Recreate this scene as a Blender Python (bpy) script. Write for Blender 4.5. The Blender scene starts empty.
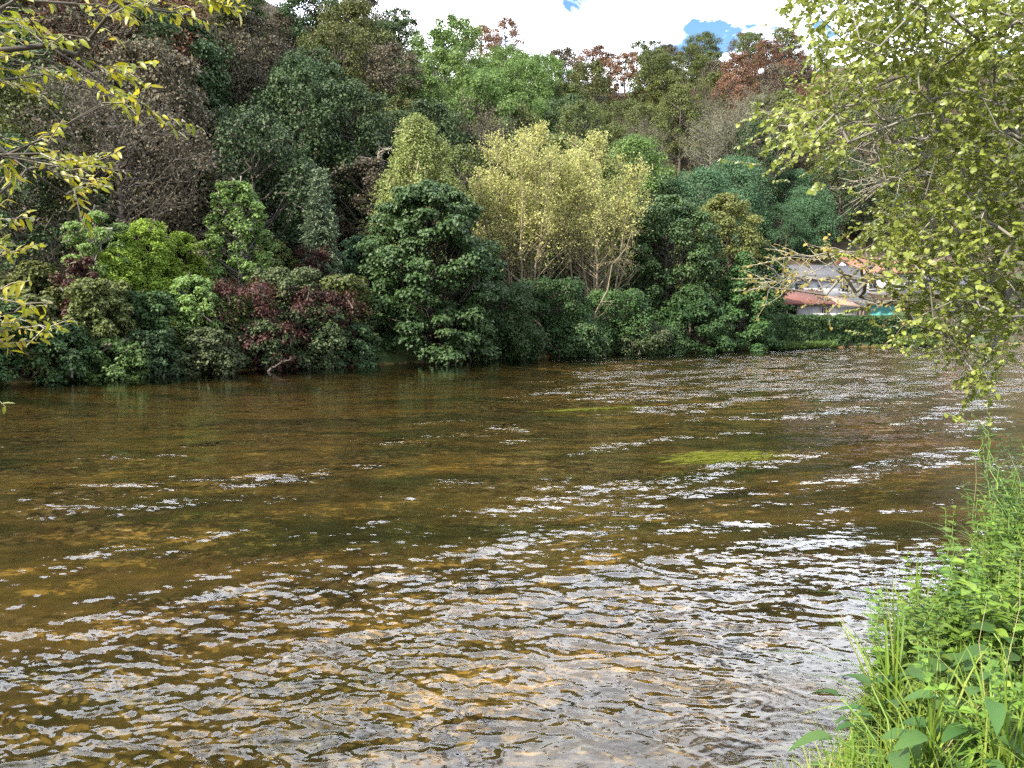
import bpy, math, random
import numpy as np
from mathutils import Vector

SC = bpy.context.scene
COL = SC.collection
R = math.radians
rng = np.random.default_rng(7)

# ------------------------------------------------------------------ camera geometry
F_PX, PITCH, EYE = 759.0, R(4.8), 2.2


def at(px, py, d):
    """world point seen at photo pixel (px, py), d metres ahead of the viewer"""
    xc, yc = (px - 512) / F_PX, (384 - py) / F_PX
    dx, dy, dz = xc, math.cos(PITCH) + yc * math.sin(PITCH), -math.sin(PITCH) + yc * math.cos(PITCH)
    s = d / dy
    return np.array([dx * s, d, EYE + dz * s])


def pix(p):
    """pixel at which a world point shows"""
    p = np.asarray(p, float)
    f = p[1] * math.cos(PITCH) - (p[2] - EYE) * math.sin(PITCH)
    u = p[1] * math.sin(PITCH) + (p[2] - EYE) * math.cos(PITCH)
    return 512 + F_PX * p[0] / f, 384 - F_PX * u / f


# ------------------------------------------------------------------ numpy noise
def _hash(i, j, s):
    h = (i.astype(np.int64) * 374761393 + j.astype(np.int64) * 668265263 + s * 1274126177) & 0xFFFFFFFF
    h = ((h ^ (h >> 13)) * 1274126177) & 0xFFFFFFFF
    return ((h ^ (h >> 16)) & 0xFFFF) / 65536.0


def perlin(x, y, s=0):
    xi, yi = np.floor(x), np.floor(y)
    xf, yf = x - xi, y - yi
    u, v = xf * xf * xf * (xf * (xf * 6 - 15) + 10), yf * yf * yf * (yf * (yf * 6 - 15) + 10)

    def g(a, b):
        th = _hash(xi + a, yi + b, s) * 2 * math.pi
        return np.cos(th) * (xf - a) + np.sin(th) * (yf - b)
    return (g(0, 0) * (1 - u) + g(1, 0) * u) * (1 - v) + (g(0, 1) * (1 - u) + g(1, 1) * u) * v


def sstep(a, b, x):
    t = np.clip((x - a) / (b - a), 0, 1)
    return t * t * (3 - 2 * t)


# ------------------------------------------------------------------ the lie of the land
FAR = np.array([(-90, -40), (-60, -12), (-40, 4), (-26, 17), (-18, 26.5), (-10, 35.2), (0, 44), (9, 51), (18.8, 57.6), (34, 66.5), (60, 76), (120, 88), (300, 110)], float)
NEAR = np.array([(-90, -75), (-30, -18), (-10, -5), (-4, -0.4), (-1.2, 1.7), (0.5, 2.75), (1.4, 3.3), (2.2, 4.4), (3.55, 5.8), (5.6, 8.3), (9, 12), (14, 17.5), (21, 26), (35, 34), (60, 44), (120, 56), (300, 78)], float)


def sdist(x, y, line):
    best = np.full(np.shape(x), 1e9)
    for a, b in zip(line[:-1], line[1:]):
        ab = b - a
        t = np.clip(((x - a[0]) * ab[0] + (y - a[1]) * ab[1]) / (ab @ ab), 0, 1)
        best = np.minimum(best, np.hypot(x - a[0] - t * ab[0], y - a[1] - t * ab[1]))
    return np.where(y > np.interp(x, line[:, 0], line[:, 1]), best, -best)


CU, SU = math.cos(R(38)), math.sin(R(38))


def height(x, y):
    x, y = np.asarray(x, float), np.asarray(y, float)
    tf, tn = sdist(x, y, FAR), -sdist(x, y, NEAR)
    u = x * CU + y * SU
    # far side: bank, terrace, wooded hill
    terr = np.interp(u, [60, 100, 130], [9, 12, 19])
    ridge = np.interp(u, [0, 30, 62, 107, 178, 260, 500], [52, 50, 41.5, 44, 59, 66, 66])
    tr = np.interp(u, [100, 160], [75, 84])
    base = np.interp(u, [90, 105], [1.5, 2.1])
    s = np.clip((tf - terr) / (tr - terr), 0, 1)
    rise = s * 0.92 + 0.08 * sstep(0, 1, s)
    hf = base * (.55 * sstep(-0.15, .35, tf) + .45 * sstep(.3, 2.2, tf)) - 0.25 * (1 - sstep(-.3, .3, tf)) + (ridge - base) * rise - np.clip(tf - tr, 0, 500) * 0.04
    rough = perlin(x * .09, y * .09, 3) * 3.2 + perlin(x * .3, y * .3, 4) * .8
    hf = hf + rough * sstep(terr, terr + 12, tf) + perlin(x * .8, y * .8, 5) * .12 * sstep(.5, 2, tf)
    # near side
    hn = 0.5 * sstep(-.15, .7, tn) + .12 * sstep(.7, 3, tn) - .12 * (1 - sstep(-.3, .1, tn)) + perlin(x * 1.6, y * 1.6, 6) * .06 + .02 * np.clip(tn - 4, 0, 80)
    # river bed
    dep = -(.14 + .10 * np.clip(np.minimum(-tf, -tn), 0, 5)) - perlin(x * .35, y * .35, 8) * .12 - perlin(x * 2.1, y * 2.1, 9) * .035
    return np.where(tf > -.05, hf, np.where(tn > -.1, hn, np.minimum(dep, -.05)))


def ground_z(x, y):
    return float(height(np.array([x]), np.array([y]))[0])


# ------------------------------------------------------------------ mesh collecting
class Geo:
    def __init__(s):
        s.v, s.q, s.t, s.n = [], [], [], 0

    def add(s, verts, quads=None, tris=None):
        verts = np.asarray(verts, np.float32).reshape(-1, 3)
        if quads is not None and len(quads):
            s.q.append(np.asarray(quads, np.int64).reshape(-1, 4) + s.n)
        if tris is not None and len(tris):
            s.t.append(np.asarray(tris, np.int64).reshape(-1, 3) + s.n)
        s.v.append(verts)
        s.n += len(verts)

    def box(s, lo, hi, M=None):
        (a, b, c), (d, e, f) = lo, hi
        v = np.array([(a, b, c), (d, b, c), (d, e, c), (a, e, c), (a, b, f), (d, b, f), (d, e, f), (a, e, f)], float)
        if M is not None:
            v = M(v)
        s.add(v, [(3, 2, 1, 0), (4, 5, 6, 7), (0, 1, 5, 4), (1, 2, 6, 5), (2, 3, 7, 6), (3, 0, 4, 7)])

    def slab(s, corners, th, M=None):
        """a sheet through four corners, th thick downwards"""
        c = np.array(corners, float)
        v = np.vstack([c, c - np.array([0, 0, th])])
        if M is not None:
            v = M(v)
        s.add(v, [(0, 1, 2, 3), (7, 6, 5, 4), (0, 4, 5, 1), (1, 5, 6, 2), (2, 6, 7, 3), (3, 7, 4, 0)])

    def mesh(s, name, smooth=False):
        me = bpy.data.meshes.new(name)
        v = np.concatenate(s.v) if s.v else np.zeros((0, 3), np.float32)
        q = np.concatenate(s.q) if s.q else np.zeros((0, 4), np.int64)
        t = np.concatenate(s.t) if s.t else np.zeros((0, 3), np.int64)
        me.vertices.add(len(v))
        me.vertices.foreach_set('co', v.astype(np.float32).ravel())
        me.loops.add(len(q) * 4 + len(t) * 3)
        me.loops.foreach_set('vertex_index', np.concatenate([q.ravel(), t.ravel()]).astype(np.int32))
        me.polygons.add(len(q) + len(t))
        st = np.concatenate([np.arange(len(q)) * 4, len(q) * 4 + np.arange(len(t)) * 3]).astype(np.int32)
        me.polygons.foreach_set('loop_start', st)
        if smooth:
            me.polygons.foreach_set('use_smooth', np.ones(len(st), bool))
        me.update(calc_edges=True)
        return me


def tubes(G, P, Rr, k=5):
    """P (n,m,3) centre lines, Rr (n,m) radii"""
    P, Rr = np.asarray(P, float), np.asarray(Rr, float)
    n, m = P.shape[:2]
    T = np.gradient(P, axis=1)
    T /= np.linalg.norm(T, axis=2, keepdims=True) + 1e-9
    T0 = T.mean(axis=1)
    ref = np.where(np.abs(T0[:, 2:3]) > .8, np.array([[1., .2, 0]]), np.array([[.1, .2, 1.]]))[:, None, :]
    A = np.cross(T, ref)
    A /= np.linalg.norm(A, axis=2, keepdims=True) + 1e-9
    B = np.cross(T, A)
    th = np.arange(k) * 2 * math.pi / k
    V = P[:, :, None, :] + Rr[:, :, None, None] * (A[:, :, None, :] * np.cos(th)[None, None, :, None] + B[:, :, None, :] * np.sin(th)[None, None, :, None])
    idx = np.arange(n * m * k).reshape(n, m, k)
    a, b = idx[:, :-1, :], idx[:, 1:, :]
    Q = np.stack([a, np.roll(a, -1, 2), np.roll(b, -1, 2), b], -1)
    G.add(V, Q)


def unit(v):
    return v / (np.linalg.norm(v, axis=-1, keepdims=True) + 1e-9)


def rdir(r, n):
    return unit(r.normal(size=(n, 3)))


def leaves(G, C, axis, nrm, L, W, fold=.25):
    """one folded diamond per leaf"""
    n = len(C)
    L, W = np.broadcast_to(L, n)[:, None], np.broadcast_to(W, n)[:, None]
    axis = unit(axis)
    side = unit(np.cross(axis, nrm))
    nn = np.cross(side, axis)
    b, t = C - axis * L * .5, C + axis * L * .5
    l, r = C + side * W * .5 + nn * W * fold - axis * L * .05, C - side * W * .5 + nn * W * fold - axis * L * .05
    V = np.stack([b, r, t, l], 1)
    i = np.arange(n)[:, None] * 4
    G.add(V, tris=np.concatenate([i + np.array([[0, 1, 2]]), i + np.array([[0, 2, 3]])]))


def blades(G, B, axis, nrm, L, W, bend=.25, fold=.2, shape=(.75, 1.0, .62)):
    """near leaves from the base point B: midrib, two sides, curved down by bend"""
    n = len(B)
    L, W = np.broadcast_to(L, n)[:, None], np.broadcast_to(W, n)[:, None]
    axis = unit(axis)
    side = unit(np.cross(axis, nrm))
    nn = unit(np.cross(side, axis))

    def mid(s):
        return B + axis * L * s - nn * L * bend * s * s
    ss = (.22, .5, .78)
    ms = [mid(s) for s in ss]
    V = [B]
    for m_, w in zip(ms, shape):
        V += [m_ + side * W * .5 * w + nn * W * fold * w, m_, m_ - side * W * .5 * w + nn * W * fold * w]
    V.append(mid(1.0))
    V = np.stack(V, 1)          # 11 per leaf
    i = np.arange(n)[:, None] * 11
    tr = [(0, 2, 1), (0, 3, 2), (7, 8, 10), (8, 9, 10)]
    qd = [(1, 2, 5, 4), (2, 3, 6, 5), (4, 5, 8, 7), (5, 6, 9, 8)]
    G.add(V, np.concatenate([i + np.array([q]) for q in qd]), np.concatenate([i + np.array([t]) for t in tr]))


# ------------------------------------------------------------------ materials
MATS = {}


def newmat(name):
    m = bpy.data.materials.new(name)
    m.use_nodes = True
    m.node_tree.nodes.clear()
    return m, m.node_tree.nodes, m.node_tree.links


def ramp(N, pts, interp='LINEAR'):
    r = N.new('ShaderNodeValToRGB')
    r.color_ramp.interpolation = interp
    e = r.color_ramp.elements
    e[0].position, e[0].color = pts[0][0], (*pts[0][1], 1)
    e[1].position, e[1].color = pts[-1][0], (*pts[-1][1], 1)
    for p, c in pts[1:-1]:
        x = e.new(p)
        x.color = (*c, 1)
    return r


def leafmat(name, cols, trans=.35, rough=.55, vary=.25, spec=.25, nscale=.6):
    """leaf colours differ from leaf to leaf, clump to clump and tree to tree"""
    m, N, L = newmat(name)
    geo = N.new('ShaderNodeNewGeometry')
    rp = ramp(N, [(i / max(1, len(cols) - 1), c) for i, c in enumerate(cols)])
    oi = N.new('ShaderNodeObjectInfo')
    tc = N.new('ShaderNodeTexCoord')
    nz = N.new('ShaderNodeTexNoise')
    nz.inputs['Scale'].default_value = nscale
    nz.inputs['Detail'].default_value = 2
    L.new(tc.outputs['Object'], nz.inputs['Vector'])
    mx = N.new('ShaderNodeMath'); mx.operation = 'MULTIPLY_ADD'
    L.new(nz.outputs['Fac'], mx.inputs[0]); mx.inputs[1].default_value = 1.1; mx.inputs[2].default_value = -.3
    av = N.new('ShaderNodeMath'); av.operation = 'MULTIPLY_ADD'
    L.new(geo.outputs['Random Per Island'], av.inputs[0]); av.inputs[1].default_value = .55
    hm = N.new('ShaderNodeMath'); hm.operation = 'MULTIPLY'
    L.new(mx.outputs[0], hm.inputs[0]); hm.inputs[1].default_value = .6
    L.new(hm.outputs[0], av.inputs[2])
    L.new(av.outputs[0], rp.inputs[0])
    hs = N.new('ShaderNodeHueSaturation')
    v = N.new('ShaderNodeMath'); v.operation = 'MULTIPLY_ADD'
    L.new(oi.outputs['Random'], v.inputs[0]); v.inputs[1].default_value = vary * 2; v.inputs[2].default_value = 1 - vary
    h = N.new('ShaderNodeMath'); h.operation = 'MULTIPLY_ADD'
    fr = N.new('ShaderNodeMath'); fr.operation = 'FRACT'
    f7 = N.new('ShaderNodeMath'); f7.operation = 'MULTIPLY'
    L.new(oi.outputs['Random'], f7.inputs[0]); f7.inputs[1].default_value = 7.3
    L.new(f7.outputs[0], fr.inputs[0])
    L.new(fr.outputs[0], h.inputs[0]); h.inputs[1].default_value = vary * .1; h.inputs[2].default_value = .5 - vary * .05
    L.new(v.outputs[0], hs.inputs['Value']); L.new(h.outputs[0], hs.inputs['Hue'])
    L.new(rp.outputs[0], hs.inputs['Color'])
    p = N.new('ShaderNodeBsdfPrincipled')
    p.inputs['Roughness'].default_value = rough
    p.inputs['Specular IOR Level'].default_value = spec
    L.new(hs.outputs[0], p.inputs['Base Color'])
    t = N.new('ShaderNodeBsdfTranslucent')
    L.new(hs.outputs[0], t.inputs['Color'])
    mix = N.new('ShaderNodeMixShader'); mix.inputs[0].default_value = trans
    L.new(p.outputs[0], mix.inputs[1]); L.new(t.outputs[0], mix.inputs[2])
    o = N.new('ShaderNodeOutputMaterial')
    L.new(mix.outputs[0], o.inputs[0])
    MATS[name] = m
    return m


def plainmat(name, c1, c2, scale=3, rough=.8, detail=4, stretch=(1, 1, 1), bump=0.0, spec=.3):
    m, N, L = newmat(name)
    tc = N.new('ShaderNodeTexCoord')
    mp = N.new('ShaderNodeMapping'); mp.inputs['Scale'].default_value = stretch
    L.new(tc.outputs['Object'], mp.inputs[0])
    nz = N.new('ShaderNodeTexNoise')
    nz.inputs['Scale'].default_value = scale; nz.inputs['Detail'].default_value = detail
    L.new(mp.outputs[0], nz.inputs['Vector'])
    rp = ramp(N, [(.3, c1), (.7, c2)])
    L.new(nz.outputs['Fac'], rp.inputs[0])
    p = N.new('ShaderNodeBsdfPrincipled')
    p.inputs['Roughness'].default_value = rough
    p.inputs['Specular IOR Level'].default_value = spec
    L.new(rp.outputs[0], p.inputs['Base Color'])
    if bump:
        b = N.new('ShaderNodeBump'); b.inputs['Strength'].default_value = bump; b.inputs['Distance'].default_value = .05
        L.new(nz.outputs['Fac'], b.inputs['Height']); L.new(b.outputs[0], p.inputs['Normal'])
    o = N.new('ShaderNodeOutputMaterial')
    L.new(p.outputs[0], o.inputs[0])
    MATS[name] = m
    return m


def stripemat(name, c1, c2, scale, axis='X', rough=.8):
    """boards, tiles or corrugation: bands along one axis with dirt on top"""
    m, N, L = newmat(name)
    tc = N.new('ShaderNodeTexCoord')
    w = N.new('ShaderNodeTexWave'); w.bands_direction = axis
    w.inputs['Scale'].default_value = scale; w.inputs['Distortion'].default_value = .6; w.inputs['Detail'].default_value = 2
    L.new(tc.outputs['Object'], w.inputs['Vector'])
    nz = N.new('ShaderNodeTexNoise'); nz.inputs['Scale'].default_value = 1.3; nz.inputs['Detail'].default_value = 6
    L.new(tc.outputs['Object'], nz.inputs['Vector'])
    rp = ramp(N, [(.25, c1), (.75, c2)])
    a = N.new('ShaderNodeMath'); a.operation = 'MULTIPLY_ADD'; a.inputs[1].default_value = .3
    L.new(w.outputs['Fac'], a.inputs[0])
    b = N.new('ShaderNodeMath'); b.operation = 'MULTIPLY'; b.inputs[1].default_value = .75
    L.new(nz.outputs['Fac'], b.inputs[0]); L.new(b.outputs[0], a.inputs[2]); L.new(a.outputs[0], rp.inputs[0])
    p = N.new('ShaderNodeBsdfPrincipled'); p.inputs['Roughness'].default_value = rough
    L.new(rp.outputs[0], p.inputs['Base Color'])
    bp = N.new('ShaderNodeBump'); bp.inputs['Strength'].default_value = .5; bp.inputs['Distance'].default_value = .04
    L.new(w.outputs['Fac'], bp.inputs['Height']); L.new(bp.outputs[0], p.inputs['Normal'])
    o = N.new('ShaderNodeOutputMaterial'); L.new(p.outputs[0], o.inputs[0])
    MATS[name] = m
    return m


# hillside
leafmat('leaf_rust', [(.13, .068, .044), (.23, .125, .075), (.30, .19, .11)], .25, vary=.28)
leafmat('leaf_umber', [(.055, .058, .036), (.12, .10, .064), (.18, .155, .095)], .2, vary=.25)
leafmat('leaf_dark', [(.034, .058, .026), (.06, .10, .038), (.09, .135, .05)], .2, vary=.3)
leafmat('leaf_moss', [(0.056, 0.075, 0.023), (0.119, 0.143, 0.042), (0.176, 0.182, 0.052)], .25, vary=.28)
leafmat('leaf_fresh', [(.085, .145, .036), (.14, .22, .06), (.205, .29, .085)], .3, vary=.12)
leafmat('leaf_sea', [(.055, .11, .055), (.085, .165, .08), (.12, .21, .10)], .3, vary=.12)
leafmat('leaf_grey', [(0.105, 0.111, 0.062), (0.168, 0.169, 0.094), (0.208, 0.208, 0.143)], .25, vary=.2)
# far bank
leafmat('leaf_lime', [(.15, .245, .036), (.26, .37, .055), (.37, .46, .085)], .4, vary=.05)
leafmat('leaf_ash', [(.12, .20, .05), (.20, .30, .085), (.28, .38, .13)], .35, vary=.05)
leafmat('leaf_alder', [(0.035, 0.072, 0.026), (0.063, 0.117, 0.037), (0.126, 0.176, 0.062)], .25, rough=.5, vary=.12, spec=.3, nscale=.35)
leafmat('leaf_pale', [(.15, .20, .06), (.26, .30, .10), (.38, .40, .15)], .35, vary=.05)
leafmat('leaf_gold', [(.27, .28, .095), (.43, .43, .155), (.55, .54, .23)], .4, vary=.08, nscale=.3)
leafmat('leaf_olive', [(0.084, 0.111, 0.036), (0.154, 0.176, 0.052), (0.239, 0.234, 0.078)], .3, vary=.1)
leafmat('leaf_conifer', [(.08, .12, .07), (.13, .175, .10), (.20, .24, .14)], .15, vary=.05)
leafmat('leaf_shrub', [(0.028, 0.065, 0.023), (0.056, 0.111, 0.033), (0.105, 0.156, 0.047)], .25, vary=.3)
leafmat('leaf_tangle', [(.045, .075, .03), (.085, .115, .045), (.14, .15, .08)], .25, vary=.2)
leafmat('leaf_red', [(.042, .018, .017), (.08, .03, .024), (.10, .075, .042)], .25, vary=.12)
leafmat('leaf_yellow', [(0.286, 0.286, 0.052), (0.416, 0.416, 0.078), (0.520, 0.468, 0.117)], .35, vary=.08)
leafmat('leaf_grassbank', [(.06, .105, .028), (.10, .16, .045), (.15, .22, .07)], .35, vary=.1)
# near
leafmat('leaf_near', [(.11, .145, .022), (.225, .268, .045), (.41, .43, .11)], .4, rough=.4, vary=.0, spec=.5, nscale=1.2)
leafmat('leaf_turning', [(.22, .20, .05), (.36, .30, .08), (.42, .33, .14)], .4, vary=.0)
leafmat('leaf_willow', [(.12, .17, .012), (.24, .27, .015), (.42, .36, .02), (.40, .19, .02)], .5, rough=.4, vary=.0, spec=.5, nscale=2.0)
leafmat('grass_blade', [(.07, .14, .018), (.14, .23, .03), (.25, .31, .06), (.36, .31, .15)], .4, rough=.45, vary=.06, nscale=1.5)
leafmat('leaf_mint', [(.08, .15, .025), (.15, .25, .04), (.26, .34, .06)], .4, rough=.5, vary=.3, nscale=2)
leafmat('leaf_dock', [(.03, .075, .018), (.055, .115, .028), (.085, .155, .04)], .3, rough=.6, vary=.2, spec=.2, nscale=2)
leafmat('flower_lilac', [(.30, .22, .25), (.42, .33, .36), (.55, .45, .45)], .3, vary=.05)
leafmat('waterweed', [(.09, .11, .010), (.15, .16, .014), (.22, .22, .022)], .3, rough=.7, spec=.05, vary=.05)
plainmat('bark_dark', (.05, .042, .034), (.11, .095, .075), 5, .9, bump=.4)
plainmat('bark_grey', (.14, .13, .11), (.26, .245, .21), 5, .9, bump=.4)
plainmat('bark_hill', (.06, .05, .04), (.125, .11, .09), 5, .9)
plainmat('bark_pale', (.28, .24, .17), (.42, .37, .28), 4, .85, bump=.3)
plainmat('bark_tan', (.15, .125, .08), (.27, .225, .15), 4, .85)
plainmat('twig_brown', (.09, .075, .05), (.17, .145, .10), 8, .8)
plainmat('twig_pale', (.24, .21, .17), (.40, .36, .30), 8, .8)
plainmat('stem_green', (.09, .17, .03), (.17, .25, .06), 8, .6)
plainmat('stem_straw', (.30, .25, .12), (.42, .36, .2), 8, .7)


# ------------------------------------------------------------------ objects
def link(name, data, mat=None, parent=None):
    o = bpy.data.objects.new(name, data)
    COL.objects.link(o)
    if mat is not None and data is not None:
        data.materials.append(MATS[mat] if isinstance(mat, str) else mat)
    if parent is not None:
        o.parent = parent
    return o


def tag(o, label=None, cat=None, group=None, kind=None):
    for k, v in (('label', label), ('category', cat), ('group', group), ('kind', kind)):
        if v:
            o[k] = v
    return o


def thing(name, loc, label, cat, group=None, rz=0.0):
    o = bpy.data.objects.new(name, None)
    COL.objects.link(o)
    o.location = tuple(float(c) for c in loc)
    o.rotation_euler = (0, 0, rz)
    o.empty_display_size = .3
    return tag(o, label, cat, group)


def setmat(o, mat):
    o.material_slots[0].link = 'OBJECT'
    o.material_slots[0].material = MATS[mat]


# ------------------------------------------------------------------ ground, water
def polar(angles, radii):
    A, Rr = np.meshgrid(angles, radii)
    x, y = Rr * np.sin(A), Rr * np.cos(A)
    nr, na = A.shape
    idx = np.arange(nr * na).reshape(nr, na)
    Q = np.stack([idx[:-1, :-1], idx[:-1, 1:], idx[1:, 1:], idx[1:, :-1]], -1).reshape(-1, 4)
    return x.ravel(), y.ravel(), Q


def make_ground():
    an = R(1) * np.concatenate([np.arange(-180, -46, 2.5), np.arange(-46, 46, .25), np.arange(46, 180.1, 2.5)])
    ra = np.concatenate([[.02], np.geomspace(.5, 1500, 460)])
    x, y, Q = polar(an, ra)
    z = height(x, y)
    G = Geo(); G.add(np.stack([x, y, z], 1), Q)
    m, N, L = newmat('ground')
    geo = N.new('ShaderNodeNewGeometry')
    sep = N.new('ShaderNodeSeparateXYZ'); L.new(geo.outputs['Position'], sep.inputs[0])

    def noise(scale, detail, stretch=(1, 1, 1), rz=0, dist=0):
        mp = N.new('ShaderNodeMapping'); mp.inputs['Scale'].default_value = stretch; mp.inputs['Rotation'].default_value = (0, 0, rz)
        L.new(geo.outputs['Position'], mp.inputs[0])
        n = N.new('ShaderNodeTexNoise'); n.inputs['Scale'].default_value = scale; n.inputs['Detail'].default_value = detail
        n.inputs['Distortion'].default_value = dist
        L.new(mp.outputs[0], n.inputs['Vector'])
        return n.outputs['Fac']

    def mixc(f, a, b):
        mx = N.new('ShaderNodeMix'); mx.data_type = 'RGBA'
        if f is not None:
            L.new(f, mx.inputs[0])
        for s, k in ((a, 6), (b, 7)):
            if isinstance(s, tuple):
                mx.inputs[k].default_value = (*s, 1)
            else:
                L.new(s, mx.inputs[k])
        return mx
    # bed: stones, sand and dark weed
    vo = N.new('ShaderNodeTexVoronoi'); vo.inputs['Scale'].default_value = 7.5; vo.inputs['Randomness'].default_value = 1
    L.new(geo.outputs['Position'], vo.inputs['Vector'])
    vc = N.new('ShaderNodeSeparateColor'); L.new(vo.outputs['Color'], vc.inputs[0])
    stones = ramp(N, [(0, (.05, .04, .02)), (.35, (.11, .078, .032)), (.7, (.20, .135, .055)), (1, (.36, .28, .16))])
    L.new(vc.outputs[0], stones.inputs[0])
    edge = ramp(N, [(.0, (1, 1, 1)), (.55, (.8, .8, .8)), (.8, (.3, .3, .3))]); L.new(vo.outputs['Distance'], edge.inputs[0])
    st = N.new('ShaderNodeMix'); st.data_type = 'RGBA'; st.blend_type = 'MULTIPLY'; st.inputs[0].default_value = 1
    L.new(stones.outputs[0], st.inputs[6]); L.new(edge.outputs[0], st.inputs[7])
    sandf = ramp(N, [(.38, (0, 0, 0)), (.62, (1, 1, 1))]); L.new(noise(.8, 6, (.45, 1.3, 1), R(-40), .4), sandf.inputs[0])
    sand = ramp(N, [(.3, (.125, .092, .03)), (.7, (.31, .21, .068))]); L.new(noise(3, 8), sand.inputs[0])
    bed = mixc(sandf.outputs[0], st.outputs[2], sand.outputs[0])
    wf = ramp(N, [(.48, (0, 0, 0)), (.64, (1, 1, 1))]); L.new(noise(.5, 7, (.35, 1.1, 1), R(-40), .6), wf.inputs[0])
    wc = ramp(N, [(.3, (.03, .032, .011)), (.7, (.085, .08, .025))]); L.new(noise(2.5, 6), wc.inputs[0])
    bed2 = mixc(wf.outputs[0], bed.outputs[2], wc.outputs[0])
    # land: soil, leaf litter, moss
    soil = ramp(N, [(.25, (.028, .022, .014)), (.55, (.065, .045, .03)), (.8, (.10, .07, .047))]); L.new(noise(1.4, 9), soil.inputs[0])
    moss = ramp(N, [(.3, (.03, .05, .018)), (.7, (.07, .10, .03))]); L.new(noise(4, 6), moss.inputs[0])
    mf = ramp(N, [(.5, (0, 0, 0)), (.62, (1, 1, 1))]); L.new(noise(.25, 5), mf.inputs[0])
    land = mixc(mf.outputs[0], soil.outputs[0], moss.outputs[0])
    wet = N.new('ShaderNodeMapRange'); wet.inputs[1].default_value = -.02; wet.inputs[2].default_value = .12
    L.new(sep.outputs[2], wet.inputs[0])
    allc = mixc(wet.outputs[0], bed2.outputs[2], land.outputs[2])
    p = N.new('ShaderNodeBsdfPrincipled'); p.inputs['Roughness'].default_value = .8; p.inputs['Specular IOR Level'].default_value = .15
    L.new(allc.outputs[2], p.inputs['Base Color'])
    b = N.new('ShaderNodeBump'); b.inputs['Strength'].default_value = .5; b.inputs['Distance'].default_value = .05
    L.new(noise(9, 6), b.inputs['Height']); L.new(b.outputs[0], p.inputs['Normal'])
    o = N.new('ShaderNodeOutputMaterial'); L.new(p.outputs[0], o.inputs[0])
    g = link('ground', G.mesh('ground', True), m)
    tag(g, 'brown stony river bed, soil banks and leaf-littered wooded hillside', 'ground', kind='structure')


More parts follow.
